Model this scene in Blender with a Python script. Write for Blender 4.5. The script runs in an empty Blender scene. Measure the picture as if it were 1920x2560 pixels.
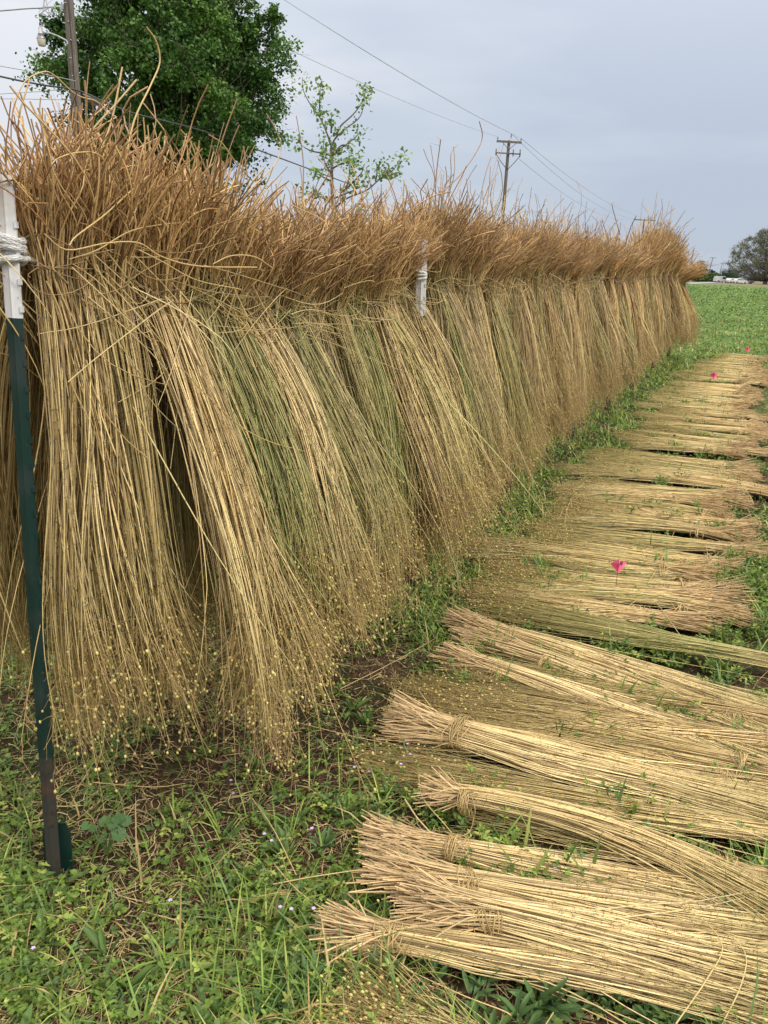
import bpy, math
import numpy as np

rng = np.random.default_rng(7)
scene = bpy.context.scene
COL = scene.collection

# ------------------------------------------------------------------ camera
F, H = 1923.0, 1.45                       # focal length in photo pixels, eye height
ROLL = math.radians(2.4)
PITCH = math.atan((780*math.sin(ROLL) + 588*math.cos(ROLL))/F)
_r0 = np.array([1., 0, 0])
_f = np.array([0, math.cos(PITCH), -math.sin(PITCH)])
_u0 = np.array([0, math.sin(PITCH), math.cos(PITCH)])
_R = math.cos(ROLL)*_r0 + math.sin(ROLL)*_u0
_U = -math.sin(ROLL)*_r0 + math.cos(ROLL)*_u0
_C = np.array([0, 0, H])
from mathutils import Matrix, Vector
cam = bpy.data.cameras.new("camera"); camo = bpy.data.objects.new("camera", cam); COL.objects.link(camo)
cam.sensor_fit = 'VERTICAL'; cam.sensor_height = 36; cam.sensor_width = 27
cam.lens = F/2560*36; cam.clip_start = 0.05; cam.clip_end = 6000
M = Matrix.Identity(4)
for i in range(3):
    M[i][0] = _R[i]; M[i][1] = _U[i]; M[i][2] = -_f[i]; M[i][3] = _C[i]
camo.matrix_world = M
scene.camera = camo

# ------------------------------------------------------------------ sky, sun, exposure
SUN_EL, SUN_AZ = math.radians(42), math.radians(126)     # azimuth clockwise from +Y
world = bpy.data.worlds.new("World"); scene.world = world; world.use_nodes = True
nt = world.node_tree; nt.nodes.clear()
def N(t, **k):
    n = nt.nodes.new(t)
    for a, b in k.items(): setattr(n, a, b)
    return n
out = N('ShaderNodeOutputWorld'); bg = N('ShaderNodeBackground')
sky = N('ShaderNodeTexSky', sky_type='NISHITA', sun_disc=False, sun_elevation=SUN_EL, sun_rotation=SUN_AZ)
skm = N('ShaderNodeVectorMath', operation='SCALE'); skm.inputs['Scale'].default_value = 0.08
tc = N('ShaderNodeTexCoord'); sep = N('ShaderNodeSeparateXYZ')
mp = N('ShaderNodeMapping'); mp.inputs['Scale'].default_value = (1.6, 1.6, 8.0); mp.inputs['Rotation'].default_value = (0, 0.12, 0.4)
no = N('ShaderNodeTexNoise'); no.inputs['Scale'].default_value = 1.6; no.inputs['Detail'].default_value = 5.5; no.inputs['Roughness'].default_value = 0.5
rp = N('ShaderNodeValToRGB')
rp.color_ramp.elements[0].position = 0.36; rp.color_ramp.elements[0].color = (0.525, 0.61, 0.77, 1)
rp.color_ramp.elements[1].position = 0.80; rp.color_ramp.elements[1].color = (0.84, 0.87, 0.95, 1)
e_ = rp.color_ramp.elements.new(0.60); e_.color = (0.63, 0.71, 0.845, 1)
def math_(op, a=None, b=None, c=None):
    n = N('ShaderNodeMath', operation=op)
    for i, v_ in enumerate((a, b, c)):
        if v_ is None: continue
        if isinstance(v_, (int, float)): n.inputs[i].default_value = v_
        else: nt.links.new(v_, n.inputs[i])
    return n.outputs[0]
L = nt.links.new
L(tc.outputs['Generated'], sep.inputs[0]); L(tc.outputs['Generated'], mp.inputs[0]); L(mp.outputs[0], no.inputs['Vector'])
# brighter towards the left (west) where the cloud is thin; overcast skies are brighter overhead
wx = math_('MULTIPLY_ADD', sep.outputs['X'], -0.60, 0.07)
wsum = math_('ADD', no.outputs['Fac'], wx)
L(wsum, rp.inputs[0])
zc = math_('MAXIMUM', sep.outputs['Z'], 0.0)
zz = math_('MULTIPLY', zc, zc)
clm = N('ShaderNodeVectorMath', operation='SCALE'); clm.inputs['Scale'].default_value = 0.665; L(rp.outputs[0], clm.inputs[0])
zen = N('ShaderNodeVectorMath', operation='SCALE'); zen.inputs[0].default_value = (2.0, 1.86, 1.62); L(zz, zen.inputs['Scale'])
hz = math_('POWER', math_('SUBTRACT', 1.0, zc), 9.0)
hzs = N('ShaderNodeVectorMath', operation='SCALE'); hzs.inputs[0].default_value = (0.055, 0.05, 0.03); L(hz, hzs.inputs['Scale'])
hza = N('ShaderNodeVectorMath', operation='ADD'); L(clm.outputs[0], hza.inputs[0]); L(hzs.outputs[0], hza.inputs[1]); clm = hza
cadd = N('ShaderNodeVectorMath', operation='ADD'); L(clm.outputs[0], cadd.inputs[0]); L(zen.outputs[0], cadd.inputs[1]); clm = cadd
mix = N('ShaderNodeMix', data_type='RGBA'); mix.inputs['Factor'].default_value = 0.92
L(sky.outputs[0], skm.inputs[0]); L(skm.outputs[0], mix.inputs['A']); L(clm.outputs[0], mix.inputs['B'])
L(mix.outputs['Result'], bg.inputs[0]); bg.inputs[1].default_value = 1.0
L(bg.outputs[0], out.inputs[0])

sl = bpy.data.lights.new("sun", 'SUN'); sl.energy = 1.5; sl.angle = math.radians(11); sl.color = (1, 0.94, 0.84)
so = bpy.data.objects.new("sun", sl); COL.objects.link(so)
sdir = Vector((math.sin(SUN_AZ)*math.cos(SUN_EL), math.cos(SUN_AZ)*math.cos(SUN_EL), math.sin(SUN_EL)))
so.rotation_euler = sdir.to_track_quat('Z', 'Y').to_euler(); so.location = (0, 0, 30)
vs = scene.view_settings
vs.view_transform = 'Standard'; vs.look = 'None'; vs.exposure = 0.40; vs.gamma = 1.0; vs.use_curve_mapping = False
scene.cycles.max_bounces = 6; scene.cycles.diffuse_bounces = 3; scene.cycles.transmission_bounces = 3
scene.cycles.use_adaptive_sampling = True; scene.cycles.adaptive_threshold = 0.015

# ------------------------------------------------------------------ helpers
K_ = 1920/1659.
def ray(x, y): return (x-960)/F*_R - (y-1280)/F*_U + _f
def G(x, y, z=0.):
    d = ray(x, y); return _C + d*((z-H)/d[2])
def P(x, y, dist): return _C + ray(x, y)*dist          # dist = depth along the view
A0 = G(135, 2190); D_ = G(1261, 1240) - A0; D_ /= np.linalg.norm(D_); V_ = np.array([D_[1], -D_[0], 0]); Z_ = np.array([0, 0, 1.])
def W(s, v, z=0.): return A0 + D_*s + V_*v + Z_*z         # fence frame -> world
def SV(x, y, z=0.):
    q = G(x, y, z) - A0; return float(q@D_), float(q@V_)
def PV(x, y, v=0.):                                      # a point on the upright plane at offset v from the fence
    r = ray(x, y); t = ((A0 + V_*v - _C)@V_)/(r@V_); return _C + r*t

def mesh_np(name, verts, faces, mat, parent=None, col=None, smooth=True, loc=None):
    """verts (n,3); faces: list of int arrays (m,k); col (n,3)"""
    verts = np.asarray(verts, dtype=np.float32)
    if loc is not None: verts = verts - np.asarray(loc, dtype=np.float32)
    me = bpy.data.meshes.new(name)
    faces = [np.asarray(f, dtype=np.int32) for f in faces if len(f)]
    nl = sum(f.size for f in faces); nf = sum(len(f) for f in faces)
    me.vertices.add(len(verts)); me.vertices.foreach_set('co', verts.ravel())
    me.loops.add(nl); me.loops.foreach_set('vertex_index', np.concatenate([f.ravel() for f in faces]))
    me.polygons.add(nf)
    tot = np.concatenate([np.full(len(f), f.shape[1], dtype=np.int32) for f in faces])
    st = np.concatenate([[0], np.cumsum(tot)[:-1]]).astype(np.int32)
    me.polygons.foreach_set('loop_start', st); me.polygons.foreach_set('loop_total', tot)
    me.polygons.foreach_set('use_smooth', np.full(nf, smooth, dtype=bool))
    if col is not None:
        a = me.color_attributes.new('Col', 'FLOAT_COLOR', 'POINT')
        c = np.ones((len(verts), 4), dtype=np.float32); c[:, :3] = col
        a.data.foreach_set('color', c.ravel())
    me.update(calc_edges=True)
    if mat is not None: me.materials.append(mat)
    o = bpy.data.objects.new(name, me); COL.objects.link(o)
    if loc is not None and parent is None: o.location = loc
    if parent is not None: o.parent = parent
    return o

class MB:
    """gathers pieces of one mesh"""
    def __init__(s): s.v = []; s.f = {}; s.c = []; s.n = 0
    def add(s, v, fs, c=None):
        v = np.asarray(v, dtype=float).reshape(-1, 3)
        s.v.append(v)
        for f in fs:
            f = np.asarray(f, dtype=np.int64)
            if len(f): s.f.setdefault(f.shape[1], []).append(f + s.n)
        c = np.ones(3)*0.5 if c is None else np.asarray(c, dtype=float)
        s.c.append(np.broadcast_to(c, (len(v), 3)))
        s.n += len(v); return s
    def tubes(s, paths, rad, col=None, sides=3):
        v, f, c = tubes(paths, rad, col, sides); return s.add(v, [f], c)
    def tube(s, path, rad, col=None, sides=8, cap=True):
        path = np.asarray(path, dtype=float)
        rad = np.broadcast_to(np.asarray(rad, dtype=float), (len(path),))
        if cap:
            path = np.concatenate([path[:1], path, path[-1:]]); rad = np.concatenate([[1e-4], rad, [1e-4]])
            path[0] += (path[1]-path[2])*1e-4; path[-1] += (path[-2]-path[-3])*1e-4
        return s.tubes(path[None], rad[None], None if col is None else np.asarray(col)[None], sides)
    def box(s, c, size, rot=None, col=None, ax=None):
        h = np.array(size)/2.
        v = np.array([[x, y, z] for x in (-1, 1) for y in (-1, 1) for z in (-1, 1)])*h
        if ax is not None: v = v[:, :1]*ax[0] + v[:, 1:2]*ax[1] + v[:, 2:]*ax[2]
        v = v + np.asarray(c)
        return s.add(v, [[(0, 1, 3, 2), (4, 6, 7, 5), (0, 4, 5, 1), (2, 3, 7, 6), (0, 2, 6, 4), (1, 5, 7, 3)]], col)
    def prism(s, poly, y0, y1, ax, o, col=None):
        """poly (n,2) in (a,b) plane, extruded along third axis; ax = (A,B,E)"""
        n = len(poly); poly = np.asarray(poly, dtype=float)
        v = [o + ax[0]*a + ax[1]*b + ax[2]*e for e in (y0, y1) for a, b in poly]
        f = [(i, (i+1) % n, n+(i+1) % n, n+i) for i in range(n)]
        s.add(v, [f, [tuple(range(n))[::-1]], [tuple(range(n, 2*n))]], col); return s
    def lathe(s, prof, o, ax=None, n=16, col=None):
        ax = (np.array([1., 0, 0]), np.array([0, 1., 0]), Z_) if ax is None else ax
        v = []
        for r, z in prof:
            for i in range(n):
                a = 2*math.pi*i/n; v.append(o + ax[0]*r*math.cos(a) + ax[1]*r*math.sin(a) + ax[2]*z)
        f = [(j*n+i, j*n+(i+1) % n, (j+1)*n+(i+1) % n, (j+1)*n+i) for j in range(len(prof)-1) for i in range(n)]
        return s.add(v, [f], col)
    def build(s, name, mat, parent=None, smooth=True, loc=None, col=True):
        return mesh_np(name, np.concatenate(s.v), [np.concatenate(f) for f in s.f.values()], mat, parent,
                       np.concatenate(s.c) if col else None, smooth, loc)

def nrm(a): return a/np.maximum(np.linalg.norm(a, axis=-1, keepdims=True), 1e-9)
def tubes(paths, rad, col=None, sides=3):
    paths = np.asarray(paths, dtype=float); n, k, _ = paths.shape
    rad = np.broadcast_to(np.asarray(rad, dtype=float), (n, k))
    t = nrm(np.gradient(paths, axis=1))
    mt = np.abs(nrm(paths[:, -1]-paths[:, 0]+1e-6))
    ref = np.eye(3)[np.argmin(mt, axis=1)][:, None, :]
    n1 = nrm(np.cross(t, np.broadcast_to(ref, t.shape))); n2 = np.cross(t, n1)
    ang = np.arange(sides)*2*np.pi/sides
    v = paths[:, :, None] + rad[:, :, None, None]*(n1[:, :, None]*np.cos(ang)[None, None, :, None] + n2[:, :, None]*np.sin(ang)[None, None, :, None])
    base = (np.arange(n)[:, None, None]*k + np.arange(k-1)[None, :, None])*sides
    i = np.arange(sides)[None, None, :]; j = (i+1) % sides
    f = np.stack([base+i, base+j, base+sides+j, base+sides+i], -1).reshape(-1, 4)
    if col is None: c = np.full((n*k*sides, 3), 0.5)
    else:
        col = np.asarray(col, dtype=float)
        if col.ndim == 2: col = np.broadcast_to(col[:, None], (n, k, 3))
        c = np.repeat(col.reshape(n*k, 3), sides, axis=0)
    return v.reshape(-1, 3), f, c
_ph = (1+5**.5)/2
ICO_V = nrm(np.array([(-1, _ph, 0), (1, _ph, 0), (-1, -_ph, 0), (1, -_ph, 0), (0, -1, _ph), (0, 1, _ph), (0, -1, -_ph), (0, 1, -_ph), (_ph, 0, -1), (_ph, 0, 1), (-_ph, 0, -1), (-_ph, 0, 1)], dtype=float))
ICO_F = np.array([(0, 11, 5), (0, 5, 1), (0, 1, 7), (0, 7, 10), (0, 10, 11), (1, 5, 9), (5, 11, 4), (11, 10, 2), (10, 7, 6), (7, 1, 8), (3, 9, 4), (3, 4, 2), (3, 2, 6), (3, 6, 8), (3, 8, 9), (4, 9, 5), (2, 4, 11), (6, 2, 10), (8, 6, 7), (9, 8, 1)])
OCT_V = np.array([(1, 0, 0), (-1, 0, 0), (0, 1, 0), (0, -1, 0), (0, 0, 1), (0, 0, -1)], dtype=float)
OCT_F = np.array([(0, 2, 4), (2, 1, 4), (1, 3, 4), (3, 0, 4), (2, 0, 5), (1, 2, 5), (3, 1, 5), (0, 3, 5)])
def balls(cen, rad, col, fine=True):
    tv, tf = (ICO_V, ICO_F) if fine else (OCT_V, OCT_F)
    v = cen[:, None] + tv[None]*np.asarray(rad)[:, None, None]
    f = (np.arange(len(cen))[:, None, None]*len(tv) + tf[None]).reshape(-1, 3)
    return v.reshape(-1, 3), f, np.repeat(col, len(tv), axis=0)
LEAF_V = np.array([(0, 0, 0), (.28, .42, .10), (.28, -.42, .10), (.68, .40, .04), (.68, -.40, .04), (1, 0, -.10), (.45, 0, -.05)])
LEAF_F3 = np.array([(0, 6, 1), (0, 2, 6), (6, 5, 3), (6, 4, 5), (1, 6, 3), (2, 4, 6)])
def leaves(pos, dirs, up, ln, wd, col):
    """leaf faces: base position, direction, approx normal, length, width"""
    x = nrm(dirs); y = nrm(np.cross(up, x)); z = np.cross(x, y)
    T = LEAF_V
    v = pos[:, None] + x[:, None]*(T[None, :, :1]*ln[:, None, None]) + y[:, None]*(T[None, :, 1:2]*wd[:, None, None]) + z[:, None]*(T[None, :, 2:]*ln[:, None, None])
    f = (np.arange(len(pos))[:, None, None]*len(T) + LEAF_F3[None]).reshape(-1, 3)
    return v.reshape(-1, 3), f, np.repeat(col, len(T), axis=0)
def blades(pos, dirs, ln, wd, bend, col, k=5):
    n = len(pos); t = np.linspace(0, 1, k)
    h = nrm(dirs*np.array([1, 1, 0]) + 1e-6)
    th0 = rng.uniform(.9, 1.5, n)
    th = th0[:, None] - bend[:, None]*t[None]
    st = ln[:, None]/(k-1)
    hx = np.cumsum(np.cos(th)*st, 1) - np.cos(th[:, :1])*st; hz = np.cumsum(np.sin(th)*st, 1) - np.sin(th[:, :1])*st
    c = pos[:, None] + h[:, None]*hx[..., None] + Z_*hz[..., None]
    side = np.cross(h, Z_)[:, None]
    w = wd[:, None]*(np.minimum(1, (1-t)*2.2)*0.5 + .02)[None]
    v = np.stack([c+side*w[..., None], c-side*w[..., None]], 2).reshape(-1, 3)
    b = (np.arange(n)[:, None]*k + np.arange(k-1)[None])*2
    f = np.stack([b, b+1, b+3, b+2], -1).reshape(-1, 4)
    return v, f, np.repeat(col, 2*k, axis=0)
def bez(pts, n):
    """Catmull-Rom through points"""
    p = np.asarray(pts, dtype=float); p = np.concatenate([[2*p[0]-p[1]], p, [2*p[-1]-p[-2]]])
    o = []
    m = len(p)-3
    for u in np.linspace(0, m-1e-6, n):
        i = int(u); t = u-i; a, b, c, d = p[i:i+4]
        o.append(.5*((2*b)+(-a+c)*t+(2*a-5*b+4*c-d)*t*t+(-a+3*b-3*c+d)*t**3))
    return np.array(o)

def tag(o, label=None, cat=None, group=None, kind=None):
    if label: o['label'] = label
    if cat: o['category'] = cat
    if group: o['group'] = group
    if kind: o['kind'] = kind
    return o
def thing(name, loc, label, cat, group=None):
    o = bpy.data.objects.new(name, None); COL.objects.link(o); o.location = tuple(loc); o.empty_display_size = .1
    return tag(o, label, cat, group)

# ------------------------------------------------------------------ materials
def mat(name, base=(.5, .5, .5), rough=.7, attr=False, noise=None, metal=0., transl=0., bump=None, spec=.4):
    """noise = (scale, colour2, lo, hi, coordscale) mixes a second colour; attr multiplies in the mesh's own colour"""
    m = bpy.data.materials.new(name); m.use_nodes = True; t = m.node_tree; t.nodes.clear()
    o = t.nodes.new('ShaderNodeOutputMaterial'); b = t.nodes.new('ShaderNodeBsdfPrincipled')
    b.inputs['Roughness'].default_value = rough; b.inputs['Metallic'].default_value = metal
    b.inputs['Specular IOR Level'].default_value = spec
    t.links.new(b.outputs[0], o.inputs[0])
    if attr:
        a = t.nodes.new('ShaderNodeAttribute'); a.attribute_name = 'Col'; c = a.outputs['Color']
    else:
        a = t.nodes.new('ShaderNodeRGB'); a.outputs[0].default_value = (*base, 1); c = a.outputs[0]
    tcn = t.nodes.new('ShaderNodeTexCoord')
    for nz in ([] if noise is None else (noise if isinstance(noise, list) else [noise])):
        sc, c2, lo, hi = nz[:4]
        n = t.nodes.new('ShaderNodeTexNoise'); n.inputs['Scale'].default_value = sc; n.inputs['Detail'].default_value = 5
        src = tcn.outputs['Object']
        if len(nz) > 4:
            mp = t.nodes.new('ShaderNodeMapping'); mp.inputs['Scale'].default_value = nz[4]; t.links.new(src, mp.inputs[0]); src = mp.outputs[0]
        t.links.new(src, n.inputs['Vector'])
        r = t.nodes.new('ShaderNodeMapRange'); r.inputs[1].default_value = lo; r.inputs[2].default_value = hi
        t.links.new(n.outputs['Fac'], r.inputs[0])
        mx = t.nodes.new('ShaderNodeMix'); mx.data_type = 'RGBA'
        if len(nz) > 5: mx.blend_type = nz[5]
        t.links.new(r.outputs[0], mx.inputs['Factor']); t.links.new(c, mx.inputs['A']); mx.inputs['B'].default_value = (*c2, 1)
        c = mx.outputs['Result']
    t.links.new(c, b.inputs['Base Color'])
    if bump:
        n = t.nodes.new('ShaderNodeTexNoise'); n.inputs['Scale'].default_value = bump[0]; n.inputs['Detail'].default_value = 6
        t.links.new(tcn.outputs['Object'], n.inputs['Vector'])
        bp = t.nodes.new('ShaderNodeBump'); bp.inputs['Strength'].default_value = bump[1]; bp.inputs['Distance'].default_value = bump[2]
        t.links.new(n.outputs['Fac'], bp.inputs['Height']); t.links.new(bp.outputs[0], b.inputs['Normal'])
    if transl:
        tr = t.nodes.new('ShaderNodeBsdfTranslucent'); ms = t.nodes.new('ShaderNodeMixShader'); ms.inputs[0].default_value = transl
        t.links.new(c, tr.inputs[0]); t.links.new(b.outputs[0], ms.inputs[1]); t.links.new(tr.outputs[0], ms.inputs[2]); t.links.new(ms.outputs[0], o.inputs[0])
    return m

M_flax = mat('flax_stem', attr=True, rough=.42, noise=[(90, (.34, .22, .09), .56, .80), (260, (.10, .055, .025), .66, .72)], spec=.5)
M_caps = mat('flax_capsule', attr=True, rough=.5, noise=(300, (.30, .17, .05), .5, .8))
M_leaf = mat('leaf', attr=True, rough=.5, transl=.25, noise=(40, (.16, .20, .04), .55, .9), spec=.35)
M_tleaf = mat('tree_leaf', attr=True, rough=.5, transl=.2, spec=.3)
M_grass = mat('grass_blade', attr=True, rough=.5, transl=.25, spec=.35)
M_litter = mat('dry_litter', attr=True, rough=.85)
M_bark = mat('bark', (.16, .125, .10), .9, noise=(6, (.07, .05, .04), .4, .7, (3, 3, .6)), bump=(14, .6, .05))
M_gbark = mat('grey_bark', (.30, .27, .25), .9, noise=(2, (.12, .10, .09), .4, .7))
M_pole = mat('weathered_pole', (.19, .155, .13), .9, noise=(9, (.085, .068, .058), .42, .68, (5, 5, .35)), bump=(20, .5, .02))
M_post_white = mat('white_post_paint', (.74, .74, .73), .45, noise=[(9, (.45, .40, .32), .56, .80), (55, (.22, .14, .08), .67, .74)], bump=(60, .12, .003))
M_post_green = mat('green_post_paint', (.008, .032, .025), .38, noise=[(7, (.035, .05, .045), .45, .75), (70, (.09, .07, .05), .66, .75)], bump=(70, .15, .002))
M_post_rust = mat('rusty_post', (.035, .035, .028), .7, noise=[(14, (.085, .042, .026), .48, .68), (60, (.03, .016, .01), .55, .7)], bump=(80, .3, .003))
M_rope = mat('white_rope', (.82, .82, .80), .8, noise=[(160, (.45, .44, .40), .45, .75), (25, (.5, .46, .38), .55, .75)], bump=(420, .6, .003))
M_steel = mat('galvanised_steel', (.42, .43, .44), .45, metal=.6, noise=(8, (.25, .25, .26), .45, .7))
M_dark = mat('dark_metal', (.05, .05, .055), .5)
M_wire = mat('wire', (.32, .33, .35), .6)
M_insul = mat('insulator', (.10, .085, .08), .3)
M_pink = mat('pink_flag', (1., .13, .32), .45, transl=.15, noise=(30, (.95, .25, .35), .45, .8))
M_ink = mat('ink', (.012, .01, .012), .5)

def ground_mat():
    m = bpy.data.materials.new('ground_soil'); m.use_nodes = True; t = m.node_tree; b = t.nodes['Principled BSDF']
    b.inputs['Roughness'].default_value = .95; b.inputs['Specular IOR Level'].default_value = .15
    tcn = t.nodes.new('ShaderNodeTexCoord')
    def nz(s, d=6, r=.6):
        n = t.nodes.new('ShaderNodeTexNoise'); n.inputs['Scale'].default_value = s; n.inputs['Detail'].default_value = d; n.inputs['Roughness'].default_value = r
        t.links.new(tcn.outputs['Object'], n.inputs['Vector']); return n.outputs['Fac']
    def rampn(f, els):
        r = t.nodes.new('ShaderNodeValToRGB'); t.links.new(f, r.inputs[0]); e = r.color_ramp.elements
        e[0].position = els[0][0]; e[0].color = (*els[0][1], 1); e[1].position = els[1][0]; e[1].color = (*els[1][1], 1)
        for p, c in els[2:]:
            q = e.new(p); q.color = (*c, 1)
        return r.outputs[0]
    soil = rampn(nz(38), [(.35, (.045, .027, .016)), (.72, (.20, .125, .07)), (.54, (.10, .06, .035))])
    near = rampn(nz(5), [(.40, (.055, .045, .02)), (.62, (.035, .06, .018))])
    far = rampn(nz(.55, 8, .7), [(.36, (.05, .10, .025)), (.64, (.17, .22, .07)), (.5, (.095, .165, .04))])
    dry = rampn(nz(.8, 8), [(.35, (.13, .12, .06)), (.7, (.22, .19, .11))])
    sp = t.nodes.new('ShaderNodeSeparateXYZ'); t.links.new(tcn.outputs['Object'], sp.inputs[0])
    def mr(f, a, c_, lo=0., hi=1.):
        r = t.nodes.new('ShaderNodeMapRange'); r.inputs[1].default_value = a; r.inputs[2].default_value = c_; r.inputs[3].default_value = lo; r.inputs[4].default_value = hi
        t.links.new(f, r.inputs[0]); return r.outputs[0]
    def mx(f, a, c_):
        x = t.nodes.new('ShaderNodeMix'); x.data_type = 'RGBA'; t.links.new(f, x.inputs['Factor']); t.links.new(a, x.inputs['A']); t.links.new(c_, x.inputs['B']); return x.outputs['Result']
    m1 = mx(mr(nz(1.6), .42, .6), soil, near)
    m2 = mx(mr(sp.outputs['Y'], 6, 17), m1, far)
    m3 = mx(mr(sp.outputs['Y'], 150, 185), m2, dry)
    t.links.new(m3, b.inputs['Base Color'])
    bp = t.nodes.new('ShaderNodeBump'); bp.inputs['Strength'].default_value = .9; bp.inputs['Distance'].default_value = .02
    t.links.new(nz(55, 8, .7), bp.inputs['Height']); t.links.new(bp.outputs[0], b.inputs['Normal'])
    return m

# ------------------------------------------------------------------ ground, field, road
def hgt(x, y):
    n = (np.sin(x*7.1+1.3)*np.cos(y*6.3+.4) + .6*np.sin(x*15.7+y*4.1) + .5*np.cos(y*19.1-x*8.7))*.006
    fade = np.clip(1-np.hypot(x, y)/30, 0, 1)
    return n*fade - .008
gx = np.concatenate([-np.geomspace(2500, 6.2, 26), np.linspace(-6, 10, 230), np.geomspace(10.3, 2500, 26)])
gy = np.concatenate([-np.geomspace(400, 2.2, 12), np.linspace(-2, 20, 300), np.geomspace(20.5, 4000, 40)])
X, Y = np.meshgrid(gx, gy); nx, ny = len(gx), len(gy)
gv = np.stack([X, Y, hgt(X, Y)], -1).reshape(-1, 3)
ii = (np.arange(ny-1)[:, None]*nx + np.arange(nx-1)[None]).ravel()
tag(mesh_np('ground', gv, [np.stack([ii, ii+1, ii+nx+1, ii+nx], -1)], ground_mat()), kind='structure')

M_road = mat('road_surface', (.36, .35, .34), .9, noise=(3, (.2, .19, .18), .4, .7))
rd = MB(); a = [G(1100, 711), G(1735, 710), G(1850, 703.6), G(2150, 701)]; b = [G(1100, 706), G(1735, 706.5), G(1850, 702), G(2150, 700)]
vv = []
for p, q in zip(a, b): vv += [p+Z_*.03, q+Z_*.03]
rd.add(np.array(vv), [[(0, 2, 3, 1), (2, 4, 5, 3), (4, 6, 7, 5)]])
tag(rd.build('road', M_road), kind='structure')

# ------------------------------------------------------------------ flax bundles
C_root = np.array([.53, .32, .125]); C_straw = np.array([.69, .52, .235]); C_gold = np.array([.53, .37, .14])
C_green = np.array([.23, .34, .07]); C_brown = np.array([.34, .215, .105]); C_pale = np.array([.86, .68, .34])
def lerp(a, b, t): return a*(1-t)+b*t
def seed_heads(rg, tips, dirs, n_per, size, col, spread=.05, fine=True, parent=None, side=3):
    """forked twiglets ending in round capsules"""
    n = len(tips)*n_per
    base = np.repeat(tips, n_per, 0); dd = np.repeat(dirs, n_per, 0)
    back = rg.uniform(0, .17, (n, 1))
    st = base - dd*back
    en = st + dd*rg.uniform(.02, .07, (n, 1)) + rg.normal(0, spread*.45, (n, 3))
    mid = (st+en)/2 + rg.normal(0, .005, (n, 3))
    r = np.broadcast_to(np.array([.0008, .0006, .0005])*size, (n, 3))
    c = lerp(C_gold, C_brown, rg.uniform(0, 1, (n, 1)))*rg.uniform(.8, 1.2, (n, 1))
    v1, f1, c1 = tubes(np.stack([st, mid, en], 1), r, c, 3)
    keep = rg.random(n) < .62
    rad = rg.uniform(.0022, .0038, keep.sum())*size
    cc = lerp(np.array([.70, .60, .22]), np.array([.46, .30, .10]), rg.uniform(0, 1, (keep.sum(), 1))**1.4)
    cc = lerp(cc, np.array([.47, .47, .12]), col*rg.uniform(0, 1, (keep.sum(), 1)))
    v2, f2, c2 = balls(en[keep], rad, cc*rg.uniform(.7, 1.1, (keep.sum(), 1)), fine)
    nb = len(ICO_V) if fine else len(OCT_V); ce = np.repeat(en[keep], nb, 0); dn = np.repeat(dd[keep], nb, 0); q_ = v2-ce; v2 = v2 + dn*((q_*dn).sum(1, keepdims=True)*.45)
    mb = MB(); mb.add(v1, [f1], c1); mb.add(v2, [f2], c2)
    return mb.build('seed_sprays', M_caps, parent)

def tie_mesh(rg, rad_s, rad_v, n, thick, col, axes, parent, tilt=.25, wid=.02, loose=3, lsc=1.):
    """wraps of stems round a bundle; axes = (side1, side2, along)"""
    mb = MB(); k = 22
    for i in range(n):
        a = np.linspace(0, 2*np.pi*rg.uniform(.85, 1.15), k) + rg.uniform(0, 6.28)
        rr = 1+rg.uniform(.0, .14)
        off = rg.normal(0, wid) + tilt*rg.normal(0, .06)*np.cos(a+rg.uniform(0, 6)) 
        p = axes[0]*(np.cos(a)*rad_s*rr)[:, None] + axes[1]*(np.sin(a)*rad_v*rr)[:, None] + axes[2]*np.broadcast_to(off, (k,))[:, None]
        mb.tubes(p[None], np.full((1, k), thick), (col*rg.uniform(.7, 1.15))[None], 4)
    for i in range(loose):
        a = rg.uniform(0, 6.28); st = axes[0]*math.cos(a)*rad_s + axes[1]*math.sin(a)*rad_v
        e = st*rg.uniform(1.3, 2.4) + axes[2]*rg.uniform(-.05, .05)*lsc + rg.normal(0, .02*lsc, 3)
        m_ = (st+e)/2 + rg.normal(0, .01, 3)
        mb.tubes(bez([st, m_, e], 5)[None], np.full((1, 5), thick*.9), (col*rg.uniform(.7, 1.1))[None], 4)
    return mb.build('tie', M_flax, parent)

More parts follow.
